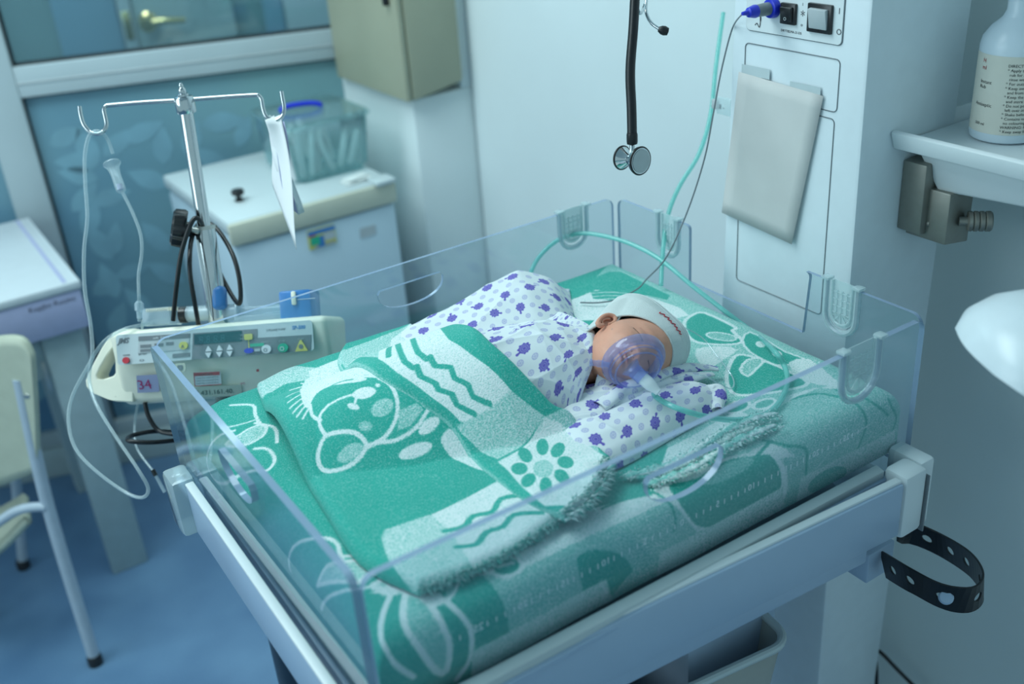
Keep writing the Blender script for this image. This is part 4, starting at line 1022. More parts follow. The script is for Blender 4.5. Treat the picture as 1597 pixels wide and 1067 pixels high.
# ------------------------------------------------------------------ the newborn
HC = np.array([.463, .220, 1.004]); HS = np.array([.083,.504,.860]); HF = np.array([-.012,-.862,.507]); HU = np.array([.996,-.052,-.065])
HM = np.stack([HS, HF, HU], 1)
def hw(s, f, u): return HC+HM@np.array([s, f, u], float)
def ga(x, s): return np.exp(-.5*(x/s)**2)
def head_pts(D, hat=False):
    """D: unit directions (...,3) as side, forward, up -> local points of the head surface"""
    s, f, u = D[..., 0], D[..., 1], D[..., 2]
    rs = np.full(s.shape, .0435); rf = np.where(f > 0, .0475, .060); ru = np.where(u > 0, .076, .088 if hat else .052)
    P = np.stack([s*rs, f*rf, u*ru], -1)
    k = np.clip(-u, 0, 1)**1.5*(0 if hat else 1)
    P[..., 0] *= 1-.28*k; P[..., 1] = np.where(f > 0, P[..., 1]*(1-.02*k), P[..., 1]*(1-.45*k))
    if hat: return P
    x, z = P[..., 0], P[..., 2]; F = np.clip(f*3, 0, 1); d = np.zeros(s.shape)
    for sg in (-1, 1):
        d -= .0040*ga(x-sg*.0215, .0090)*ga(z-.0055, .0065)
        d += .0036*ga(x-sg*.0215, .0064)*ga(z-.0050, .0044)
        d -= .0016*ga(x-sg*.0215, .0070)*ga(z-.0016+18*(x-sg*.0215)**2, .0009)
        d += .0018*ga(x-sg*.018, .011)*ga(z-.0160, .0038)
        d += .0058*ga(x-sg*.021, .0120)*ga(z+.0200, .0110)
        d += .0046*ga(x-sg*.0068, .0030)*ga(z+.0175, .0034)
        d -= .0030*ga(x-sg*.0034, .0014)*ga(z+.0208, .0012)
    d += .0032*ga(x, .0046)*ga(z+.006, .008)+.0098*ga(x, .0052)*ga(z+.0165, .0048)
    d += .0042*ga(x, .0100)*ga(z+.0272, .0020)*(1-.35*ga(x, .0015))+.0044*ga(x, .0085)*ga(z+.0322, .0022)
    d -= .0036*ga(x, .0085)*ga(z+.0297, .0009)
    d -= .0022*ga(x, .010)*ga(z+.0375, .0024); d += .0060*ga(x, .0095)*ga(z+.0440, .0062)
    d += .0022*ga(z-.030, .014)*ga(x, .022)
    P[..., 1] += d*F
    return P
def sphere_dirs(n, m):
    th = np.linspace(0.0001, PI-.0001, n)[:, None]; ph = np.linspace(0, 2*PI, m)[None]
    return np.stack([np.sin(th)*np.cos(ph), np.sin(th)*np.sin(ph), np.cos(th)+0*ph], -1)
baby = thing('person', 'sleeping newborn baby in a striped white cap and purple printed gown, lying on the blanket', 'person', (.30,.27,.96))
bm = bmesh.new()
Dg = sphere_dirs(150, 220); Pl = head_pts(Dg)@HM.T+HC
vv = [[bm.verts.new(Pl[i, j]) for j in range(219)] for i in range(150)]
for i in range(149):
    for j in range(219): bm.faces.new([vv[i][j], vv[i+1][j], vv[i+1][(j+1) % 219], vv[i][(j+1) % 219]])
bm.faces.new(vv[0]); bm.faces.new(vv[-1][::-1])
neck = hw(0, -.012, -.030)
tb(bm, [neck, (.405,.245,.998), (.375,.265,.999), (.32,.285,1.000), (.26,.305,.997), (.225,.318,.992)], .03, seg=28, radii=[.021,.024,.034,.038,.036,.028])
tb(bm, [(.235,.335,.992), (.19,.36,1.002), (.15,.375,.985), (.115,.385,.975)], .02, seg=18, radii=[.022,.020,.014,.010])
tb(bm, [(.235,.295,.992), (.19,.315,1.000), (.15,.330,.985), (.115,.345,.975)], .02, seg=18, radii=[.022,.020,.014,.010])
tb(bm, [(.375,.305,1.005), (.33,.325,1.006), (.345,.290,1.016)], .012, seg=14, radii=[.014,.011,.008])
tb(bm, [(.375,.235,.985), (.33,.240,.990), (.355,.255,1.005)], .012, seg=14, radii=[.014,.011,.008])
body = finish('body', bm, M['skin'], baby)
md = body.modifiers.new('one_skin', 'REMESH'); md.mode = 'VOXEL'; md.voxel_size = .00115; md.use_smooth_shade = True
sm = body.modifiers.new('soft', 'SMOOTH'); sm.factor = .5; sm.iterations = 2
# ears
for sg in (1, -1):
    bm = bmesh.new(); ec = np.array([sg*.0400, .001, -.012])
    def ep(a, b, c=0): return hw(ec[0]+sg*(.0050+c*.5-a*.85), ec[1]+a*.45+c*1.2, ec[2]+b)
    hel = [(.004,.000),(.0045,.006),(.001,.0118),(-.0045,.0125),(-.0085,.0075),(-.0085,.000),(-.0055,-.0075),(-.001,-.0125),(.003,-.0115),(.0035,-.007)]
    tb(bm, [ep(a, b, .0010) for a, b in hel], .0022, seg=10, radii=[.0018,.0025,.0027,.0028,.0027,.0026,.0026,.0034,.0032,.0022])
    tb(bm, [ep(-.0035,.007,-.0004), ep(-.0050,.001,0), ep(-.003,-.005,0), ep(.001,-.0065,0)], .0017, seg=8)
    n0 = [bm.verts.new(ep(a, b, -.0016)) for a, b in hel]; bm.faces.new(n0)
    finish('ear', bm, M['skin'], baby)
# closed eyes: lash lines
def onface(s, z, lift=.0002):
    best = None
    th = np.linspace(.8, 2.2, 160)[:, None]; ph = np.linspace(PI/2-.9, PI/2+.9, 160)[None]
    D = np.stack([np.sin(th)*np.cos(ph), np.sin(th)*np.sin(ph), np.cos(th)+0*ph], -1); P = head_pts(D)
    k = np.argmin((P[..., 0]-s)**2+(P[..., 2]-z)**2); i, j = np.unravel_index(k, P.shape[:2]); p = P[i, j]
    return hw(s, p[1]+lift, z)
M['lash'] = mat('eyelash', (.10,.05,.04), .8, noise=.1); M['lip'] = mat('lips', (.50,.16,.13), .45, noise=.06, sss=.1)
for sg in (1, -1):
    tube('eyelash', [onface(sg*(.0205+q), .0016-q*q*18) for q in np.linspace(-.0090, .0090, 9)], .00055, M['lash'], baby, seg=5)
    tube('eyelid_crease', [onface(sg*(.0205+q), .0095-q*q*25, 0) for q in np.linspace(-.007, .007, 5)], .00026, M['lip'], baby, seg=5)
    tube('nostril', [onface(sg*.0034, -.0205, 0), onface(sg*.0040, -.0210, 0)], .0009, M['lash'], baby, seg=6, smooth=0)
tube('mouth_line', [onface(q, -.0297+q*q*8, .0001) for q in np.linspace(-.009, .009, 7)], .0004, M['lash'], baby, seg=5)
bm = bmesh.new()
for z0, r_, zz in ((-.0274, .0013, .8), (-.0322, .0016, -.5)): tb(bm, [onface(q, z0+q*q*8*(-1 if zz > 0 else 1)*.6, -.0004) for q in np.linspace(-.0082, .0082, 7)], r_, seg=8, radii=[.0004,.001,r_,r_,r_,.001,.0004])
finish('lips', bm, M['lip'], baby)
# cap
def hat_p(D, g=.0040, fr=None):
    P = head_pts(D, True); nrm = P/np.array([.0435**2,.054**2,.076**2]); nrm /= np.linalg.norm(nrm, axis=-1, keepdims=True)
    s, f, u = D[..., 0], D[..., 1], D[..., 2]
    ex = g+.010*np.clip(u, 0, 1)**2+.034*ga(s-.75, .30)*ga(f+.30, .40)*ga(u-.40, .34)+.0012*np.sin(P[..., 1]*260+P[..., 0]*120)*np.clip(-f+.4, 0, 1)
    if fr is not None: ex = ex*np.interp(fr, [0,.8,1], [1,1,.30])
    return P+nrm*ex[..., None]
n, m = 90, 200
th = np.linspace(0.0005, PI, n); PH = np.linspace(-PI, PI, m)
G_ = np.zeros((n, m, 3))
tmax = np.zeros(m)
for j, ph in enumerate(PH):
    t_ = np.linspace(.05, PI-.15, 240); D = np.stack([np.sin(t_)*np.cos(ph), np.sin(t_)*np.sin(ph), np.cos(t_)], -1); P = head_pts(D, True)
    ok = P[:, 2]-np.where(P[:, 1] > -.003, .72*P[:, 1], 2.6*P[:, 1]+.0056)+.10*P[:, 0] > .0125; ok &= P[:, 2] > -.050; k = np.where(~ok)[0]; tmax[j] = t_[k[0]] if len(k) else t_[-1]
for j, ph in enumerate(PH):
    t_ = np.linspace(.0005, tmax[j], n); D = np.stack([np.sin(t_)*np.cos(ph), np.sin(t_)*np.sin(ph), np.cos(t_)], -1); G_[:, j] = hat_p(D, fr=np.linspace(0, 1, n))
G_[-1] = G_[-1]*.999; brim = G_[-1]@HM.T+HC
hat = grid_obj('cap', G_@HM.T+HC, M['hat'], baby, thick=.0012); hat['label'] = 'white knitted newborn cap'
tube('cap_hem', list(brim[:-1:4]), .0015, M['hat'], hat, closed=True, smooth=2, seg=8)
def hat_at(ph, frac, lift=.0006):
    t_ = np.interp(ph, PH, tmax)*frac; D = np.array([math.sin(t_)*math.cos(ph), math.sin(t_)*math.sin(ph), math.cos(t_)])
    P = hat_p(D[None])[0]; return hw(*(P*(1+lift/.06)))
wv = []
for k in range(34):
    a = .62+k*.024; wv.append(hat_at(a, .80+.030*math.sin(k*1.25)+.012*math.sin(k*.55)))
tube('red_lettering', wv, .00055, M['red'], hat, seg=6, smooth=3)
# striped knit of the cap: faint raised ribs
for fr_ in (.18,.30,.42,.54,.66):
    tube('rib', [hat_at(a, fr_, .0002) for a in np.linspace(-PI, PI-.05, 60)], .00035, M['white'], hat, closed=True, smooth=0, seg=5)

# ------------------------------------------------------------------ purple printed flannel
def stamp(c, u, v, r, val, soft=.0004, ring=0):
    X = c.A[:, 0] if np.ptp(c.A[:, 0]) > 0 else c.A[:, 0]; i = np.searchsorted(c.A[:, 0], [u-r-.002, u+r+.002]); j = np.searchsorted(c.B[0], [v-r-.002, v+r+.002])
    sl = (slice(i[0], i[1]), slice(j[0], j[1]))
    if i[1]-i[0] < 1 or j[1]-j[0] < 1: return
    d = np.hypot(c.A[sl]-u, c.B[sl]-v)
    sd = np.abs(d-r)-ring if ring else d-r
    c.apply(sd, sl, val, soft)
def print_flannel(c, seed=0, ang=.3):
    rg = np.random.RandomState(seed); U, V2 = c.A.max(), c.B.max(); S_ = .040
    ca, sa = math.cos(ang), math.sin(ang)
    pts = []
    for i in range(-22, 40):
        for j in range(-22, 40):
            a, b = (i+.5*(j % 2))*S_, j*S_*.80; u, v = a*ca-b*sa, a*sa+b*ca
            if -.01 < u < U+.01 and -.01 < v < V2+.01: pts.append((u+rg.normal(0,.0012), v+rg.normal(0,.0012), rg.uniform(0, 2*PI)))
            for (ox, oy) in ((.5*S_, 0), (.25*S_, .42*S_), (.75*S_, .42*S_)):
                aa, bb = a+ox, b+oy; u2, v2 = aa*ca-bb*sa, aa*sa+bb*ca
                if -.004 < u2 < U+.004 and -.004 < v2 < V2+.004:
                    r_ = .0036; stamp(c, u2, v2, r_, .06); stamp(c, u2, v2, r_, .50, .0004, .00045); stamp(c, u2, v2, .0010, .5)
                    for q in range(6): stamp(c, u2+.0023*math.cos(q*PI/3), v2+.0023*math.sin(q*PI/3), .0008, .40, .0003)
    for u, v, a in pts:
        R0 = .0066
        for q in range(9):
            t = a+q*2*PI/9+rg.normal(0,.12); stamp(c, u+.0066*math.cos(t), v+.0066*math.sin(t), rg.uniform(.0009,.0016), .97)
        stamp(c, u+.0102*math.cos(a), v+.0102*math.sin(a), .0018, .97); stamp(c, u+.0086*math.cos(a), v+.0086*math.sin(a), .0014, .97)
        stamp(c, u, v, R0, .97)
        for r_, w_ in ((.0046,.0004),(.0024,.0004)): stamp(c, u, v, r_, .68, .0004, w_)
def flan(name, P, parent, seed, ang=.3, thick=0):
    A, B = arc_uv(P); c = Cloth.__new__(Cloth); c.A, c.B, c.P = A, B, P; c.tone = np.zeros(A.shape); print_flannel(c, seed, ang)
    return grid_obj(name, P, M['flannel'], parent, c.tone, thick)
def dome(n, m, p=.5, q=.5):
    u = np.linspace(0, 1, n)[:, None]; v = np.linspace(0, 1, m)[None]
    return (4*u*(1-u))**p*(4*v*(1-v))**q
def wrinkle(x, y, amp, dirs, s=1):
    v = 0
    for a, f, ph in dirs: v = v+(1-np.abs(np.sin((x*math.cos(a)+y*math.sin(a))*f+ph+1.2*np.sin((x*math.sin(a)-y*math.cos(a))*f*.35))))**3
    return amp*v
# gown over the chest, down under the folded blanket
neckl = [(.372,.475), (.408,.40), XY(at(912,500,z=1.028)), XY(at(928,538,z=1.024)), XY(at(925,578,z=1.005)), XY(at(905,640,z=.975)), XY(at(885,668,z=.968))]
inner = [(.28,.47), (.27,.40), (.27,.33), (.275,.25), (.28,.17), (.30,.13)]
n, m = 540, 330
g2 = coons(inner, neckl, [inner[0], neckl[0]], [inner[-1], neckl[-1]], n, m); x, y = g2[..., 0], g2[..., 1]
P3 = np.stack([x, y, 0*x], -1); ed = edge_drop(n, m, P3, .010, (0,0,0,1))
def gbump(x, y):
    d, t = seg_d(x, y, (.425,.262), (.115,.365)); h = np.interp(t, [0,.06,.15,.4,1], [.068,.078,.084,.078,.03]); wd = np.interp(t, [0,.3,1], [.088,.098,.07])
    return h*np.clip(1-(d/wd)**2, 0, 1)**.7
wrk = wrinkle(x, y, .0022, [(1.2,60,.3),(1.9,48,1.1),(.55,52,2.)])
z = base_h(x, y)+np.maximum(gbump(x, y), 0)+.002+.004*ed+wrk*ed
gown = flan('gown', np.stack([x, y, z], -1), baby, 3, .35, .0012); gown['label'] = 'white gown printed with purple flowers'
# collar flap lying from the shoulder to the front, and chest side under the mask
fl0 = [XY(at(912,500,z=1.030)), XY(at(926,530,z=1.030)), XY(at(934,560,z=1.015)), XY(at(915,640,z=.980))]
fl1 = [(.432,.262), (.440,.235), (.446,.200), XY(at(950,625,z=.970))]
g2 = coons(fl0, fl1, [fl0[0], fl1[0]], [fl0[-1], fl1[-1]], 160, 90); x, y = g2[..., 0], g2[..., 1]
z = base_h(x, y)+gbump(x, y)*.92-.002+wrinkle(x, y, .0015, [(1.0,90,0)])
flan('gown_front', np.stack([x, y, z], -1), baby, 8, .9, .0012)

wrp = thing('printed_wrap_cloth', 'loose white flannel cloth with purple flowers gathered around the baby', 'cloth', (.48,.3,.96))
def pillow(name, c0, c1_, e0, e1, n, m, hf, seed, ang, wr=(), thick=.001, basef=None):
    g2 = coons(c0, c1_, e0 or [c0[0], c1_[0]], e1 or [c0[-1], c1_[-1]], n, m); x, y = g2[..., 0], g2[..., 1]
    u = np.linspace(0, 1, n)[:, None]+0*x; v = np.linspace(0, 1, m)[None]+0*x
    z = (basef(x, y) if basef else base_h(x, y)+.001)+hf(u, v)
    if wr: z = z+wrinkle(x, y, .002, wr)*dome(n, m, .3, .3)
    return flan(name, np.stack([x, y, z], -1), wrp, seed, ang, thick)
# behind the baby: pulled up in a peak
pk0 = [(.30,.535), (.40,.540), (.47,.545), (.53,.540), (.585,.50)]
pk1 = [(.31,.36), (.38,.36), (.43,.36), (.47,.36), (.50,.37)]
def hpk(u, v):
    ridge = si(u, [0,.25,.5,.72,.9,1], [.020,.030,.046,.056,.036,.0]); prof = si(v, [0,.06,.2,.5,.8,1], [0,.55,.98,.85,.45,.25])
    return ridge*prof
pillow('rear_fold', pk0, pk1, None, None, 460, 260, hpk, 11, .2, [(.9,40,.4),(2.2,34,1.4)])
# shoulder flap running from the blanket to behind the cap
s0 = [XY(at(812,528,z=1.015)), XY(at(850,500,z=1.022)), XY(at(905,464,z=1.016)), XY(at(915,466,z=1.01))]
s1 = [XY(at(790,560,z=1.030)), XY(at(850,530,z=1.036)), XY(at(905,505,z=1.034)), XY(at(922,505,z=1.026))]
def flapz(u, v): return .0035*(4*v*(1-v))**.4+0*u
def flapbase(x, y): return base_h(x, y)+np.maximum(gbump(x, y), np.clip(.062-(y-.30)*.10, .03, .07)*np.clip((.50-y)/.03, 0, 1)*np.clip((.475-x)/.02, 0, 1))+.002
pillow('shoulder_fold', s0, s1, None, None, 260, 130, flapz, 14, .5, [(.6,55,.4)], basef=flapbase)
# thick roll in front of the baby
l0 = [(.33,.19), XY(at(900,655,z=.972)), XY(at(985,612,z=.978)), XY(at(1050,596,z=.978)), XY(at(1108,596,z=.974))]
l1 = [(.33,.11), XY(at(915,728,z=.962)), XY(at(960,728,z=.962)), XY(at(1060,672,z=.962)), XY(at(1120,640,z=.962))]
def hl(u, v): return si(u, [0,.1,.5,.85,1], [.018,.026,.030,.028,.010])*si(v, [0,.05,.15,.35,.6,.85,.95,1], [0,.45,.82,1,.95,.62,.30,0])
pillow('front_roll', l0, l1, None, [XY(at(1108,596,z=.974)), XY(at(1126,615,z=.965)), XY(at(1120,640,z=.962))], 540, 270, hl, 17, .15, [(.5,38,.2),(1.0,30,.9)])
def roll(name, path, rad, flat, seed, ang):
    P = resample(path, 240); rr = np.interp(np.linspace(0, 1, 240), np.linspace(0, 1, len(rad)), rad); out = np.zeros((240, 60, 3))
    for i in range(240):
        t = P[min(i+1,239)]-P[max(i-1,0)]; t[2] = 0; t /= np.linalg.norm(t); nn = np.array([-t[1], t[0], 0])
        for k in range(60):
            a = 2*PI*k/59; w_ = 1+.07*math.sin(3*a+i*.05)+.05*math.sin(i*.13+2*a)
            out[i, k] = P[i]+(nn*math.cos(a)*1.25+np.array([0,0,1])*math.sin(a)*flat)*rr[i]*w_
    return flan(name, out, wrp, seed, ang)
roll('small_roll', [at(915,652,z=.974), at(975,620,z=.984), at(1030,598,z=.984), at(1080,588,z=.978), at(1112,584,z=.970)], [.009,.010,.009,.008,.003], .8, 21, .4)
roll('small_roll', [at(935,636,z=.984), at(985,602,z=.992), at(1040,580,z=.990), at(1085,573,z=.978), at(1120,576,z=.971)], [.008,.010,.009,.008,.003], .75, 25, .2)
roll('small_roll', [at(1090,612,z=.972), at(1118,610,z=.974), at(1119,640,z=.966)], [.006,.008,.005], .9, 29, .2)
def hc_(u, v): return .034*si(u, [0,.2,.6,1], [.4,.9,1,.55])*si(v, [0,.2,.6,.9,1], [.85,1,.75,.4,.1])
pillow('chest_fold', [(.33,.235),(.385,.225),(.430,.205),(.462,.185)], [(.33,.12),(.385,.125),(.43,.135),(.462,.145)], None, None, 260, 180, hc_, 33, 1.1, [(.7,80,.2),(1.4,60,1.)])
# crumpled edge of the blanket in front of the cloth
def ridge(name, pts, rad, tone, seed):
    P = resample(pts, 220); out = np.zeros((220, 26, 3)); tn = np.zeros((220, 26)); rg = np.random.RandomState(seed)
    for i in range(220):
        t = P[min(i+1,219)]-P[max(i-1,0)]; t[2] = 0; t /= np.linalg.norm(t)+1e-9; nn = np.array([-t[1], t[0], 0]); r_ = rad*(1+.25*math.sin(i*.21)+.15*math.sin(i*.47+1))*min(1, (i+1)/12, (220-i)/12)
        for k in range(26):
            a = 2*PI*k/25; out[i, k] = P[i]+(nn*math.cos(a)*1.5+np.array([0,0,1])*math.sin(a)*.9)*r_; tn[i, k] = np.clip(tone+.25*math.sin(a*2+i*.05), 0, 1)
    return grid_obj(name, out, M['terry'], lb, tn)
r1 = [at(965,745,z=.962), at(1010,735,z=.966), at(1060,718,z=.966), at(1105,690,z=.966), at(1140,668,z=.968), at(1185,650,z=.968), at(1215,645,z=.966)]
r2 = [at(1005,757,z=.962), at(1050,742,z=.964), at(1095,722,z=.965), at(1140,692,z=.965), at(1175,676,z=.966), at(1212,662,z=.963)]
for k, rr_ in enumerate((r1, r2)):
    o = ridge('crumpled_hem', rr_, .0032, .70, 31+k)
    fringe('fringe', [p+[0,-.007,.001] for p in rr_], (.25,-.95,0), M['terry'], lb, .004, 220, .85, 41+k, .0015)
    fringe('fringe', [p+[0,.002,.005] for p in rr_], (.2,-.7,.5), M['terry'], lb, .0025, 120, .85, 51+k, .001)
fringe('fringe', [p+[0,.004,.0] for p in r2], (.3,-.9,.2), M['terry'], lb, .006, 200, .2, 61, .003)

# ------------------------------------------------------------------ oxygen mask, strap and tubing
mk = thing('oxygen_mask', 'small clear violet oxygen mask over the baby\'s nose and mouth', 'mask', tuple(hw(0,.05,-.02)))
maxis = np.array([-.117,-.913,-.019]); maxis = .68*(CAM-HC)/np.linalg.norm(CAM-HC)+.73*(.42*RM[:,0]-.90*RM[:,1]); maxis /= np.linalg.norm(maxis)
mc = hw(0,.0495,-.020); mc = at(988,562,D=float((mc-CAM)@(-RM[:,2]))-.004); MM = frame_to(mc, maxis)
lathe('cushion', [(.0300,-.004),(.0340,-.0065),(.0375,-.004),(.0385,.0005),(.0370,.0050),(.0335,.0070),(.0300,.0060),(.0285,.0020),(.0300,-.004)], M['maskc'], mk, MM, 64, sy=1)
lathe('shell', [(.0325,.0065),(.0318,.0100),(.0300,.0125),(.0296,.0150),(.0280,.0165),(.0262,.0170),(.0235,.0215),(.0180,.0255),(.0110,.0280),(.0070,.0285)], M['maskp'], mk, MM, 64)
bm = bmesh.new(); 
for r_, z_, t_ in ((.0312,.0112,.0009),(.0272,.0168,.0011)): tb(bm, [MM @ Vector((r_*math.cos(a), r_*math.sin(a), z_)) for a in np.linspace(0, 2*PI, 49)[:-1]], t_, closed=True, smooth=0, seg=8)
finish('ring', bm, M['maskc'], mk)
p0 = mc+maxis*.027; p0 = at(988,577,D=float((p0-CAM)@(-RM[:,2]))); p1 = p0+(RM[:,0]*.72-RM[:,1]*.66+RM[:,2]*.22)*.034; ax = p1-p0; ax /= np.linalg.norm(ax); PL = np.linalg.norm(p1-p0)
PM2 = frame_to(p0-ax*.002, ax)
lathe('port', [(.0125,-.004),(.0105,.000),(.0088,.003),(.0085,.014),(.0092,.0145),(.0092,.0165),(.0080,.0165),(.0080,.002)], M['maskc'], mk, PM2, 32)
lathe('white_connector', [(0,.008),(.0072,.008),(.0074,PL-.010),(.0066,PL-.004),(.0045,PL+.002),(.0042,PL+.006),(0,PL+.006)], M['white2'], mk, PM2, 28)
q0 = mc+maxis*.004+(-HU)*.034+HS*.006; q1 = at(916,565,D=1.30)
q1 = q0+(at(916,565,D=float((q0-CAM)@(-RM[:,2])))-q0)
lathe('side_port', [(0,0),(.0030,0),(.0030,.006),(.0042,.007),(.0042,.013),(.0034,.014),(.0034,.019),(.0046,.020),(.0046,.022),(.0022,.022),(0,.020)], M['maskc'], mk, frame_to(q0, q1-q0), 20)
tube('elastic_strap', [hw(.034,.020,-.020), hw(.050,-.005,.02), hw(.046,-.02,.055), at(1085,520,z=.985), at(1118,555,z=.968), at(1143,590,z=.962), at(1140,606,z=.963), at(1118,597,z=.975), at(1085,585,z=.990), hw(-.038,.022,-.010)], .0010, M['tube'], mk, seg=6)
endc = p1+ax*.002
ot = thing('oxygen_tube', 'green tinted clear oxygen tube running from the mask around the head of the bed', 'tube', tuple(endc))
tp = [endc-ax*.004, at(1022,618,z=.990), at(1045,632,z=.992), at(1075,643,z=.988), at(1112,652,z=.976), at(1150,655,z=.966), at(1190,648,z=.964), at(1215,628,z=.963), at(1227,600,z=.964), at(1224,572,z=.968), at(1205,545,z=.980), at(1170,515,D=1.44), at(1130,485,D=1.47), at(1080,446,D=1.50), at(1030,405,D=1.535), at(990,383,D=1.56), at(955,371,D=1.58), at(915,364,D=1.60), at(885,368,D=1.613), at(862,380,D=1.62), at(840,402,D=1.62), at(828,425,D=1.61), at(823,452,D=1.58)]
tube('hose', tp, .0034, M['greentube'], ot, seg=10)
t2 = thing('oxygen_supply_tube', 'pale green tube coming down past the column to the far corner clip', 'tube', tuple(at(1040,330,D=1.56)))
tube('hose', [at(1128,20,D=1.62), at(1117,100,D=1.61), at(1108,180,D=1.60), at(1090,240,D=1.58), at(1060,290,D=1.57), at(1042,335,D=1.565), at(1034,390,D=1.55), at(1031,445,D=1.53)], .0034, M['greentube'], t2, seg=10)

# ------------------------------------------------------------------ stethoscope hanging in front of the wall
st = thing('stethoscope', 'black stethoscope with a chrome chest piece hanging in front of the pale wall', 'stethoscope', tuple(at(988,250,D=1.36)))
D0 = 1.36
tube('hose', [at(992,-40,D=D0), at(988,40,D=D0), at(983,110,D=D0), at(985,170,D=D0), at(986,222,D=D0)], .0064, M['black'], st, seg=16)
lathe('collar', [(0,0),(.0068,0),(.0072,.003),(.0072,.012),(.0066,.014),(0,.014)], M['black'], st, frame_to(at(986,224,D=D0),(0,0,1)), 20)
tube('stem', [at(986,222,D=D0), at(986,246,D=D0)], .0034, M['chrome'], st, smooth=0, seg=14)
cc = at(987,249,D=D0); sax = RM[:,0]*.62+RM[:,2]*.74+RM[:,1]*-.25; sax /= np.linalg.norm(sax); SM = frame_to(cc, sax)
lathe('bell', [(0,-.004),(.006,-.004),(.007,-.008),(.0135,-.017),(.0150,-.0185),(.0150,-.0205),(.012,-.0205),(.004,-.012),(0,-.012)], M['chrome'], st, SM, 32)
lathe('chest_piece', [(0,-.006),(.007,-.006),(.008,.004),(.0165,.008),(.0180,.011),(.0180,.014),(.0165,.0150),(0,.0145)], M['chrome'], st, SM, 36)
lathe('diaphragm', [(0,.0152),(.0150,.0152),(.0152,.0156),(0,.0158)], M['ltgrey'], st, SM, 36)
for r_, z_ in ((.0172,.0135),(.0146,-.0195)): tube('rubber_rim', [SM @ Vector((r_*math.cos(a), r_*math.sin(a), z_)) for a in np.linspace(0, 2*PI, 37)[:-1]], .0016, M['black'], st, closed=True, smooth=0, seg=8)
tube('ear_tube', [at(1012,-30,D=1.38), at(1008,0,D=1.38), at(1008,20,D=1.37), at(1016,36,D=1.365), at(1030,46,D=1.36)], .0022, M['chrome'], st, seg=10)
tube('ear_tube', [at(985,-30,D=1.37), at(996,18,D=1.375), at(1004,12,D=1.39), at(1012,-20,D=1.40)], .0022, M['chrome'], st, seg=10)
lathe('ear_tip', [(0,-.002),(.003,-.002),(.0055,.002),(.0062,.006),(.0048,.011),(0,.012)], M['black'], st, frame_to(at(1029,46,D=1.36), at(1040,49,D=1.36)-at(1029,46,D=1.36)), 20)

# ------------------------------------------------------------------ drip stand with hooks
DP = 1.53
iv = thing('drip_stand', 'chrome drip stand with two hooks and a black clamp knob', 'stand', tuple(at(345,480,D=DP)*[1,1,0]))
PT = at(288,160,D=1.50); PB = at(332,440,D=1.55)
ext = PB+(PB-PT)/np.linalg.norm(PB-PT)*.26
tube('inner_pole', [PT, PB], .0095, M['chrome'], iv, smooth=0, seg=24)
q = at(321,356,D=1.53)
tube('outer_pole', [PT+(PB-PT)*.685, ext], .0150, M['chrome'], iv, smooth=0, seg=28)
tube('collar', [PT+(PB-PT)*.680, PT+(PB-PT)*.70], .0160, M['steel'], iv, smooth=0, seg=28)
tube('outer_pole', [ext, [ext[0]+.015, ext[1]-.015, .03]], .0150, M['chrome'], iv, smooth=0, seg=20)
for k in range(5):
    a = 2*PI*k/5+.3; f_ = np.array([ext[0]+.015, ext[1]-.015, .045]); tube('base_leg', [f_, f_+[.11*math.cos(a), .11*math.sin(a), .0], f_+[.20*math.cos(a), .20*math.sin(a), -.028]], .012, M['ltgrey'], iv, seg=10)
d_ = (PT-PB)/np.linalg.norm(PT-PB)
lathe('hub', [(0,-.014),(.0135,-.014),(.0140,-.012),(.0140,.006),(.0120,.009),(.0075,.010),(.0075,.013),(.0050,.0135),(.0055,.017),(.0045,.0205),(.0030,.022),(.0032,.025),(.0018,.028),(0,.0285)], M['chrome'], iv, frame_to(PT,(0,0,1)), 28)
def P_(x, y, d=1.50): return at(x, y, D=d)
tube('hook_bar', [P_(124,166), P_(126,180), P_(131,195), P_(141,206), P_(152,209), P_(162,204), P_(166,194), P_(164,182), P_(162,171), P_(166,165), P_(174,164), P_(220,160), P_(280,156.5), P_(340,152), P_(396,148.5), P_(404,150), P_(408,156), P_(410,168), P_(414,180), P_(422,187), P_(432,188), P_(441,180), P_(443,168), P_(441,155), P_(439,143)], .0030, M['chrome'], iv, seg=12, smooth=4)
kb = at(281,356,D=1.515); kd = at(307,360,D=1.522)-kb
bm = bmesh.new(); KM = frame_to(kb, kd); n = 60
rings = []
for z, s in ((-.012,.001),(-.012,.80),(-.009,.97),(.004,1.0),(.008,.92),(.008,.40),(.016,.36),(.016,.001)):
    rings.append([bm.verts.new(KM @ Vector(((.0250+.0032*math.cos(6*a))*s*math.cos(a), (.0250+.0032*math.cos(6*a))*s*math.sin(a), z))) for a in [2*PI*k/n for k in range(n)]])
for A, B in zip(rings, rings[1:]):
    for k in range(n): bm.faces.new([A[k], A[(k+1)%n], B[(k+1)%n], B[k]])
finish('clamp_knob', bm, M['blackp'], iv)
tube('clamp_screw', [kb+kd*.4, kb+kd*1.1], .0045, M['steel'], iv, smooth=0)
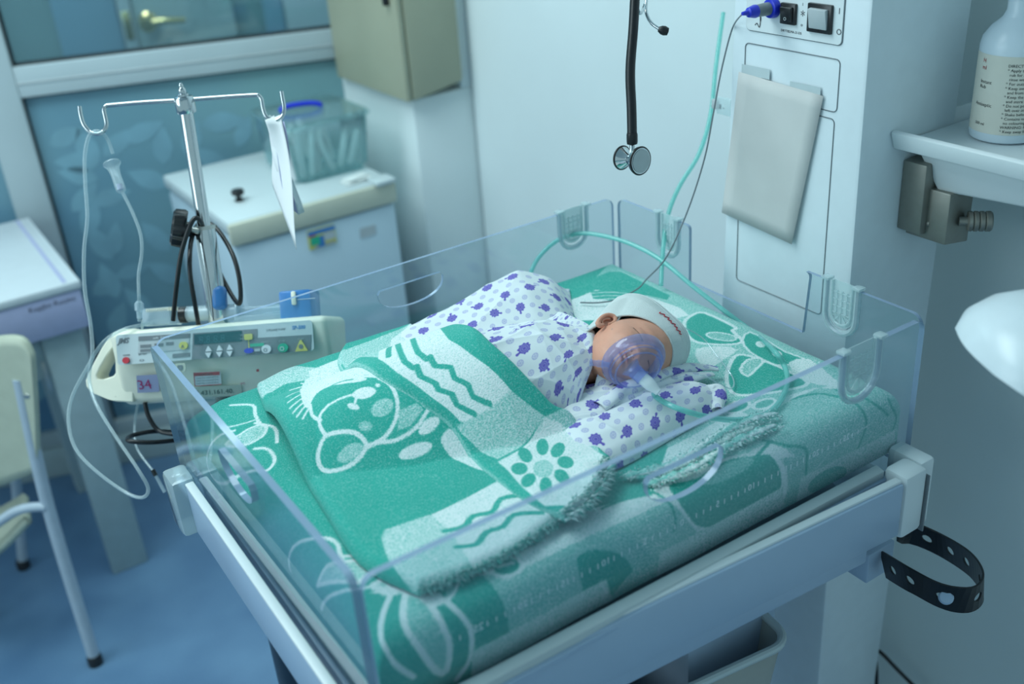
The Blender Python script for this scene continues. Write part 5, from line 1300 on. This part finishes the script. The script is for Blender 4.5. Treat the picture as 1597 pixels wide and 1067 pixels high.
# looped black mains cable on the stand
cbl = thing('black_power_cable', 'black mains cable looped over the drip stand knob and coiled below the pump', 'cable', tuple(at(300,400,D=1.5)))
tube('loop', [at(270,500,D=1.52), at(276,440,D=1.50), at(284,390,D=1.49), at(300,345,D=1.485), at(312,344,D=1.50), at(322,370,D=1.56), at(345,430,D=1.57), at(372,474,D=1.54), at(374,440,D=1.53), at(362,395,D=1.54), at(336,355,D=1.57), at(312,348,D=1.57), at(299,372,D=1.52), at(296,420,D=1.50), at(304,474,D=1.51), at(312,520,D=1.54)], .0034, M['black'], cbl)
tube('coil', [at(226,628,D=1.56), at(232,650,D=1.56), at(248,672,D=1.56), at(275,678,D=1.55), at(290,684,D=1.57), at(240,690,D=1.53), at(202,688,D=1.52), at(205,680,D=1.55), at(240,673,D=1.57), at(290,674,D=1.60), at(340,668,D=1.60), at(335,640,D=1.58), at(345,620,D=1.57)], .0034, M['black'], cbl)
# papers on the right hook
hp_ = thing('hanging_papers', 'thin bundle of paper sheets hanging from the right hook of the drip stand', 'paper', tuple(P_(428,190)))
for k, (pts, mm) in enumerate(((((414,188),(436,178),(470,386),(455,372)),'paper'), (((416,186),(440,190),(468,334),(452,322)),'lilac'), (((412,192),(424,180),(464,320),(446,300)),'paper'), (((420,180),(432,184),(470,330),(462,336)),'tape'))):
    a,b,c,d = [at(x, y, D=1.495+.006*k) for x, y in pts]
    if k == 0: c = at(466,390,D=1.47); d = at(462,300,D=1.56); d = at(430,290,D=1.54)
    Gp = papergrid((a,b,c,d), 8, 14)
    for i in range(14):
        for j in range(8): Gp[i,j] += RM[:,0]*.004*math.sin(i*.35+k)+RM[:,2]*.004*math.cos(j*.5+k*2)
    grid_obj('sheet', Gp, M[mm], hp_, thick=.0003)

# ------------------------------------------------------------------ syringe pump
PU = np.array(at(180,520,D=1.53)); 
# frame: x along the front to the right, z up, y into the pump (away from the viewer)
e1 = at(497,497,D=1.50)-at(176,522,D=1.53); e1[2] = e1[2]; e1 /= np.linalg.norm(e1)
nv = RM[:,2]*.86+RM[:,1]*.0; nv = nv-e1*(nv@e1); nv = nv/np.linalg.norm(nv)           # out of the face, towards the viewer
e3 = np.cross(nv, e1)*1.0; e3 = e3 if e3[2] > 0 else -e3
O = at(168,583,D=1.53)
PMx = Matrix(((e1[0],e3[0],nv[0],O[0]),(e1[1],e3[1],nv[1],O[1]),(e1[2],e3[2],nv[2],O[2]),(0,0,0,1)))   # local x right, y up, z towards viewer
Iv = np.linalg.inv(np.array(PMx))
def pl(x, y, z=0.):
    d = ray(x, y); o = Iv[:3,:3]@CAM+Iv[:3,3]; dd = Iv[:3,:3]@d; k = (z-o[2])/dd[2]; p = o+dd*k; return float(p[0]), float(p[1])
pump = thing('syringe_pump', 'cream syringe infusion pump with keypad and number 34 sticker, clamped to the drip stand', 'pump', tuple(O))
a_ = pl(168,520); b_ = pl(505,498); c_ = pl(512,590); d_ = pl(168,585)
xl, xr = a_[0], pl(512,540)[0]; yt = (a_[1]+b_[1])/2; ym = pl(300,562)[1]; yb = pl(300,622)[1]-.004
def pxyz(x, y, z): return PMx @ Vector((x, y, z))
bm = bmesh.new()
bx(bm, ((xl+xr)/2, (yt+yb)/2+.002, -.055), (xr-xl, yt-yb+.004, .110), None, .010, 5)
for v in bm.verts:
    if v.co.y < ym-.002: v.co.z -= (ym-v.co.y)*.55*(1 if v.co.z > -.05 else -.2)
    v.co = PMx @ v.co
finish('housing', bm, M['cream'], pump, sharp=50)
hz_ = -.035
ho = [pl(x, y, -.02) for x, y in ((190,512),(176,518),(166,528),(156,543),(144,566),(135,584),(131,594),(132,603),(139,612),(165,623),(180,627),(206,628),(206,515))]
hh = [pl(x, y, -.02) for x, y in ((177,538),(164,556),(154,573),(148,586),(150,592),(158,592),(174,587),(178,582))][::-1]
hd = plate('handle', ho, [hh], .040, PMx @ Matrix.Translation((0,0,-.044)), M['cream'], pump)
md = hd.modifiers.new('round', 'BEVEL'); md.width = .003; md.segments = 3
def prect(name, x0, y0, x1, y1, m, h=.0012, r=.001, z=.0005):
    """key or label: left-top and right-bottom seen at these places of the face"""
    A = pl(x0, y0); B = pl(x1, y1); C2 = (A[0]+B[0])/2, (A[1]+B[1])/2; sx_, sy_ = abs(B[0]-A[0]), abs(A[1]-B[1])
    return plate(name, rrect(C2[0]-sx_/2, C2[1]-sy_/2, C2[0]+sx_/2, C2[1]+sy_/2, min(r, sx_/2.1, sy_/2.1)), [], h, PMx @ Matrix.Translation((0,0,z)), m, pump)
panel = prect('faceplate', 178, 522, 487, 549, M['fridge_top'], .0016, .006, .0008)
f0x, f0y = pl(181,523); f1x, f1y = pl(487,498); _, f2y = pl(181,570); 
for o_ in [panel]: bpy.data.objects.remove(o_)
panel = plate('faceplate', rrect(f0x, f2y, f1x, f0y, .005), [], .0016, PMx @ Matrix.Translation((0,0,.0008)), M['fridge_top'], pump)
def P2(x, y): return pl(x, y)
def quad_plate(name, pts, m, h, z, parent=pump): return plate(name, [P2(*p) for p in pts], [], h, PMx @ Matrix.Translation((0,0,z)), m, parent)
quad_plate('grey_field', [(302,520),(402,513),(402,527),(486,522),(485,547),(300,561)], M['midgrey'], .001, .0020)
quad_plate('grey_bar', [(217,525),(297,520),(297,527),(217,532)], M['grey'], .001, .0020)
quad_plate('grey_bar', [(217,534),(296,528),(296,545),(216,551)], M['ltgrey'], .001, .0019)
quad_plate('grey_bar', [(270,552),(297,550),(297,556),(270,558)], M['grey'], .001, .0020)
for q in ((220,538,237,543),(242,536,256,541),(260,534,272,539),(220,545,237,549)): quad_plate('print_block', [(q[0],q[1]),(q[2],q[1]-1),(q[2],q[3]-1),(q[0],q[3])], M['grey'], .0004, .0026)
quad_plate('display', [(304,522),(378,516),(378,532),(304,538)], M['lcd'], .0012, .0026)
def ptext(s, x, y, size, m, sk=0, z=.0034, rot_=0, bold=0): 
    p = P2(x, y); return text('marking', s, size, PMx @ Matrix.Translation((p[0], p[1], z)) @ Matrix.Rotation(rot_,4,'Z'), M[m], pump, .0002, shear=sk, bold=bold)
ptext('8.8.8.8', 311, 536, .0150, 'seg', .1)
ptext('JMS', 185, 536, .0105, 'midgrey', .35, .0018, 0, .0004)
ptext('SP-500', 456, 514, .0070, 'blue', .1, .0018, 0, .0002); ptext('SYRINGE PUMP', 416, 517, .0042, 'grey', 0, .0018)
ptext('mL/h', 376, 524, .0040, 'ltgrey'); ptext('mL', 376, 530, .0040, 'ltgrey')
ptext('ml/h  0.0-9.9', 240, 529.5, .0048, 'white', 0, .0028)
def key(name, x, y, rx, ry, m, kind='oval', h=.003):
    p = P2(x, y); s = 1.53/FOC
    if kind == 'oval': pts = [(p[0]+rx*s*math.cos(t), p[1]+ry*s*math.sin(t)) for t in np.linspace(0, 2*PI, 25)[:-1]]
    elif kind == 'up': pts = [(p[0]-rx*s, p[1]-ry*s), (p[0]+rx*s, p[1]-ry*s), (p[0]+rx*s*.1, p[1]+ry*s), (p[0]-rx*s*.1, p[1]+ry*s)]
    elif kind == 'down': pts = [(p[0]-rx*s*.1, p[1]-ry*s), (p[0]+rx*s*.1, p[1]-ry*s), (p[0]+rx*s, p[1]+ry*s), (p[0]-rx*s, p[1]+ry*s)]
    else: pts = rrect(p[0]-rx*s, p[1]-ry*s, p[0]+rx*s, p[1]+ry*s, min(rx,ry)*s*.5)
    return plate(name, pts, [], h, PMx @ Matrix.Translation((0,0,.0024+h/2)), M[m], pump)
for kx in (327,344,360):
    yy = 544-(kx-327)*.075
    key('up_key', kx, yy, 5, 4, 'paper', 'up'); key('down_key', kx, yy+10, 5, 4, 'paper', 'down')
key('yellow_key', 389, 525.5, 6.5, 4.5, 'yellow', 'rect'); key('yellow_line', 389, 536, .8, 7, 'yellow', 'rect', .0006)
key('green_line', 402, 538, 11, 2.4, 'green', 'rect', .0008); key('blue_key', 390, 547, 7.5, 4, 'deep_blue'); key('pale_key', 403, 546, 4.5, 2, 'ltgrey', 'rect')
key('silence_key', 417, 544.5, 7.5, 6.5, 'paper'); ptext('O', 412.5, 549, .008, 'midgrey', 0, .0058)
key('start_key', 443, 542.5, 8, 6.8, 'green'); ptext('O', 438, 547.5, .009, 'white', 0, .0058)
key('stop_key', 471, 539, 10, 8.5, 'yellow', 'up'); key('stop_dot', 471, 540.5, 3.5, 3.5, 'midgrey', 'oval', .0036)
key('power_dot', 198.5, 562, 5.5, 5, 'red', 'oval', .003); key('yellow_round_key', 288, 539, 7, 6, 'yellow', 'oval'); ptext('A', 285, 543, .007, 'midgrey', 0, .0058)
ptext('<>', 218, 565, .007, 'midgrey', 0, .0018); ptext('POWER', 193, 555.5, .0030, 'grey', 0, .0018); ptext('BATTERY', 217, 554, .0030, 'grey', 0, .0018)
ptext('SILENCE', 408, 535.5, .0034, 'ltgrey', 0, .0028); ptext('START', 436, 533.5, .0034, 'ltgrey', 0, .0028); ptext('STOP', 465, 531, .0038, 'ltgrey', 0, .0028)
key('port_square', 283, 573, 8.5, 6.5, 'trim', 'rect', .002); key('port_hole', 283, 573.5, 4.5, 4, 'grey', 'rect', .0026)
# stickers on the sloping lower front
def low(x, y, lift=.0006):
    # face slopes back below ym
    p = pl(x, y, -.012); z = -.55*max(ym-.002-p[1], 0); q = pl(x, y, z); return q[0], q[1], -.55*max(ym-.002-q[1], 0)+lift
def sticker(name, pts, m, lift):
    bm = bmesh.new(); f = bm.faces.new([bm.verts.new(pxyz(*low(x, y, lift))) for x, y in pts]); r_ = bmesh.ops.extrude_face_region(bm, geom=[f])
    for v in r_['geom']:
        if isinstance(v, bmesh.types.BMVert): v.co += Vector(nv)*.0004
    return finish(name, bm, M[m], pump, smooth=False)
sl_ = Matrix.Rotation(-math.atan(.55), 4, 'X')
def ltext(s, x, y, size, m, **k):
    q = low(x, y, .0); o = text('marking', s, size, Matrix.Identity(4), M[m], pump, .0002, **k)
    for v in o.data.vertices:
        yy = q[1]+v.co.y*.9; v.co = pxyz(q[0]+v.co.x, yy, -.55*max(ym-.002-yy, 0)+.0016)
    return o
sl_ = Matrix.Rotation(math.atan(.55), 4, 'X')
sticker('number_sticker', [(213,586),(247,584),(249,611),(215,613)], 'lilac', .0006)
bpy.data.materials['lilac_desk_front']
ltext('34', 217, 607.5, .0215, 'pink')
sticker('warning_border', [(302,581),(344,579),(346,600),(304,603)], 'paper', .0005)
sticker('warning_bar', [(303,581.5),(343,579.5),(343,585),(303,587)], 'red', .0009)
sticker('warning_frame', [(302,581),(303.2,581),(305.2,603),(304,603)], 'red', .0009); sticker('warning_frame', [(304,601.8),(346,598.8),(346,600),(304,603)], 'red', .0009)
ltext('! WARNING', 307, 586.5, .0046, 'ink')
for k in range(3): ltext('read the manual first', 307, 591.2+4.2*k, .0040, 'midgrey')
sticker('white_label', [(304,604),(376,600),(378,616),(306,620)], 'trim', .0004)
ltext('5,431.161.40.', 306, 617, .0108, 'ink', shear=.15)
ltext('JMS', 376, 600, .0050, 'pink'); sticker('red_dot', [(400,576),(404,575.5),(404.5,579.5),(400.5,580)], 'red', .0008)
ltext('.', 180, 619, .008, 'ink')
# syringe holder, syringe and blue plunger guard on top of the pump
def tp_(x, y, z): q = pl(x, y, z); return pxyz(q[0], q[1], z)
Zs = -.045
box('syringe_holder', (0,0,0), (.044,.026,.05), M['syr'], pump, .004, PMx @ Matrix.Translation((*pl(254,494,Zs), Zs)) @ Matrix.Identity(4))
bm = bmesh.new(); hq = pl(253,483,Zs+.02)
for k in range(16): bx(bm, (hq[0]-.022+k*.003, hq[1], Zs+.022), (.0016,.005,.006), PMx)
finish('ridged_edge', bm, M['cream'], pump)
A = tp_(293,490,Zs); B = tp_(372,486,Zs); Cc = tp_(440,482,Zs); dx_ = B-A
tube('stopper', [tp_(282,491,Zs), tp_(292,490.5,Zs)], .0125, M['blackp'], pump, smooth=0, seg=24)
syg = thing('syringe', 'large clear syringe lying in the top of the syringe pump', 'syringe', tuple(A))
tube('barrel', [A, B], .0118, M['syr'], syg, smooth=0, seg=28)
tube('milk', [A+dx_*.04, A+dx_*.75], .0100, M['cloth'], syg, smooth=0, seg=24)
lathe('flange', [(0,0),(.018,0),(.018,.003),(0,.003)], M['syr'], syg, frame_to(B, dx_), 24)
tube('plunger_rod', [B, Cc], .0075, M['syr'], syg, smooth=0, seg=8)
bm = bmesh.new()
for k in range(20): 
    c = A+dx_*(k/20); bx(bm, (0,0,0), (.0006,.006 if k % 5 == 0 else .0035,.0004), PMx @ Matrix.Translation((pl(293+79*k/20, 481-4*k/20, Zs+.012)[0], pl(293+79*k/20, 480-4*k/20, Zs+.012)[1], Zs+.0105)))
finish('scale_ticks', bm, M['midgrey'], syg, smooth=False)
cq = pl(344,465,Zs+.008)
box('syringe_clamp', (0,0,0), (.020,.036,.022), M['blue'], pump, .008, PMx @ Matrix.Translation((cq[0], cq[1], Zs+.012)), seg=4)
gq = pl(468,476,Zs)
box('plunger_guard', (0,0,0), (.048,.046,.05), M['blue'], pump, .004, PMx @ Matrix.Translation((gq[0], gq[1]-.002, Zs)))
gl = pl(457,465,Zs+.03); box('guard_latch', (0,0,0), (.007,.020,.005), M['cream'], pump, .002, PMx @ Matrix.Translation((gl[0], gl[1], Zs+.027)))
gl = pl(476,466,Zs+.03); box('guard_line', (0,0,0), (.026,.0008,.0006), M['paper'], pump, 0, PMx @ Matrix.Translation((gl[0], gl[1], Zs+.0255)))
gl = pl(420,488,Zs); box('guide_rail', (0,0,0), (.10,.010,.03), M['syr'], pump, .003, PMx @ Matrix.Translation((gl[0], gl[1]-.006, Zs)))
box('pole_clamp', (0,0,0), (.05,.05,.05), M['blackp'], pump, .004, PMx @ Matrix.Translation((*pl(370,625,-.06), -.06)))
# ------------------------------------------------------------------ infusion line
il = thing('infusion_line', 'clear infusion tubing looped over the left hook of the drip stand and hanging down', 'tube', tuple(P_(150,208)))
tube('long_hose', [P_(176,240,1.51), P_(168,218,1.505), P_(158,207,1.497), P_(148,205,1.495), P_(138,214,1.495), P_(132,245), P_(133,290), P_(136,340), P_(131,390), P_(132,450), P_(141,505), P_(144,550), P_(139,590), P_(150,630,1.48), P_(180,680,1.46), P_(215,732,1.44), P_(231,762,1.44), P_(222,776,1.44), P_(196,768,1.45), P_(150,735,1.46), P_(118,700,1.47), P_(107,660,1.48), P_(112,620,1.49), P_(135,575,1.5), P_(160,535,1.51), P_(190,515,1.52), P_(230,505,1.54), P_(262,497,1.56)], .0026, M['tube'], il, seg=10, smooth=6)
lathe('drip_chamber', [(0,0),(.0040,0),(.0068,.003),(.0072,.008),(.0070,.028),(.0085,.040),(.0125,.046),(.0120,.048),(0,.046)], M['tube'], il, frame_to(P_(190,300,1.50), P_(172,248,1.51)-P_(190,300,1.50)), 24)
tube('liquid', [P_(188,296,1.50), P_(186,287,1.50)], .0042, M['lilac'], il, smooth=0)
tube('short_hose', [P_(190,298,1.50), P_(206,330), P_(219,365), P_(221,395), P_(216,430), P_(217,470), P_(217,500,1.53)], .0024, M['tube'], il, seg=10)
lathe('luer_lock', [(0,0),(.004,0),(.0042,.010),(.0065,.012),(.0065,.022),(.003,.026),(0,.026)], M['syr'], il, frame_to(P_(218,497,1.53), P_(217,478,1.53)-P_(218,497,1.53)), 20)
tube('side_hose', [P_(222,500,1.56), P_(220,560,1.60), P_(216,620,1.60), P_(210,665,1.58), P_(214,700,1.56), P_(240,736,1.54)], .0020, M['tube'], il, seg=8)
tube('end_cap', [P_(238,733,1.54), P_(243,742,1.54)], .0034, M['blackp'], il, smooth=0); tube('end_sleeve', [P_(243,742,1.54), P_(257,768,1.54)], .0026, M['syr'], il, smooth=0)

# ------------------------------------------------------------------ rubber strap at the right corner and cables near the floor
rs = thing('rubber_strap', 'black perforated rubber strap looped from the right corner bracket of the bed', 'strap', tuple(at(1400,840,D=1.34)))
def strap_pts():
    return [at(1378,880,D=1.36), at(1420,905,D=1.30), at(1470,930,D=1.27), at(1515,935,D=1.27), at(1533,915,D=1.29), at(1515,882,D=1.34), at(1470,852,D=1.40), at(1425,832,D=1.43), at(1400,830,D=1.42)]
C1 = resample(strap_pts(), 220); up_ = np.array([-.1,.05,.9]); up_ /= np.linalg.norm(up_)
s_ = np.r_[0, np.cumsum(np.linalg.norm(np.diff(C1, axis=0), axis=1))]; SLn = s_[-1]; HWd = .019
holes = [(SLn*f, 0) for f in (.07,.17,.29,.42,.53,.66,.76,.87)]
out = [(0,-HWd),(SLn-.02,-HWd),(SLn-.006,-HWd*.75),(SLn,0),(SLn-.006,HWd*.75),(SLn-.02,HWd),(0,HWd)]
fine = []
for a, b in zip(out, out[1:]+out[:1]):
    k = max(1, int(math.hypot(b[0]-a[0], b[1]-a[1])/.004)); fine += [(a[0]+(b[0]-a[0])*i/k, a[1]+(b[1]-a[1])*i/k) for i in range(k)]
hl_ = [[(hx_+.0075*math.cos(t), .0060*math.sin(t)) for t in np.linspace(0, 2*PI, 17)[:-1]] for hx_, _ in holes]
me = plate_mesh(fine, hl_, .0026); bm = bmesh.new(); bm.from_mesh(me); bmesh.ops.remove_doubles(bm, verts=bm.verts, dist=1e-5)
for k in range(1, 40):
    x_ = SLn*k/40; bmesh.ops.bisect_plane(bm, geom=bm.verts[:]+bm.edges[:]+bm.faces[:], plane_co=(x_,0,0), plane_no=(1,0,0))
for v in bm.verts:
    i = np.clip(np.interp(v.co.x, s_, np.arange(220)), 0, 219); i0 = int(min(i, 218)); p = C1[i0]+(C1[i0+1]-C1[i0])*(i-i0); t = C1[min(i0+1,219)]-C1[max(i0-1,0)]; t /= np.linalg.norm(t)
    uu = up_-t*(up_@t); uu /= np.linalg.norm(uu); nn_ = np.cross(t, uu); v.co = V(p+uu*v.co.y+nn_*v.co.z)
me2 = bpy.data.meshes.new('band'); bm.normal_update(); bm.to_mesh(me2); bm.free(); me2.materials.append(M['strap']); link(bpy.data.objects.new('band', me2), rs)
lathe('stud', [(0,0),(.008,0),(.009,.003),(.007,.006),(0,.007)], M['trolley'], rs, frame_to(C1[66]+up_*0, CAM-C1[66]), 20)
fc = thing('floor_cables', 'thin black cables hanging behind the column at the lower right', 'cable', tuple(at(1370,1040,D=1.6)))
tube('cable', [at(1345,1005,X=1.0), at(1370,1015,X=1.0), at(1400,1045,X=1.01), at(1440,1085,X=1.02)], .0034, M['black'], fc)
tube('cable', [at(1340,1030,X=1.0), at(1352,1012,X=1.0), at(1366,1035,X=1.0), at(1366,1100,X=1.0)], .0034, M['black'], fc)
tube('cable', [at(1500,-20,X=.99), at(1478,100,X=.99), at(1465,170,X=.99), at(1440,420,X=.985), at(1355,905,X=.955), at(1350,1000,X=.96)], .0020, M['black'], fc)
# pull-out bin below the bed
bn = thing('pull_out_bin', 'pale plastic bin with a rounded rim below the bed at the bottom edge', 'bin', (.40,.10,.70))
zb = .62; p0 = at(1235,1000,z=zb); p1 = at(1060,1080,z=zb); dd = p1-p0; dd /= np.linalg.norm(dd); pn_ = np.array([-dd[1], dd[0], 0]); pn_ = pn_ if pn_[1] > 0 else -pn_
ang_ = math.atan2(dd[1], dd[0])
BMx = Matrix.Translation(V(p0)) @ Matrix(((dd[0],pn_[0],0,0),(dd[1],pn_[1],0,0),(0,0,1,0),(0,0,0,1)))
ol = rrect(0,0,.34,.20,.03,6)
bm = bmesh.new(); tb(bm, [BMx @ Vector((a,b,0)) for a,b in ol], .006, closed=True, smooth=0, seg=10); finish('rim', bm, M['fridge_top'], bn)
bm = bmesh.new(); top = [bm.verts.new(BMx @ Vector((a,b,0))) for a,b in ol]; bot = [bm.verts.new(BMx @ Vector((.17+(a-.17)*.88,.10+(b-.10)*.85,-.16))) for a,b in ol]
for k in range(len(ol)): bm.faces.new([top[k], top[(k+1)%len(ol)], bot[(k+1)%len(ol)], bot[k]])
bm.faces.new(bot); o = finish('tub', bm, M['bin'], bn); md = o.modifiers.new('t','SOLIDIFY'); md.thickness = .003
M['bin_in'] = M['dark']
box('recess_shade_sheet', (0,0,0), (.36,.22,.012), M['dark'], wmr, .002, BMx @ Matrix.Translation((.17,.13,.06)))  # near-black sheet standing in for the shade of the recess above the bin
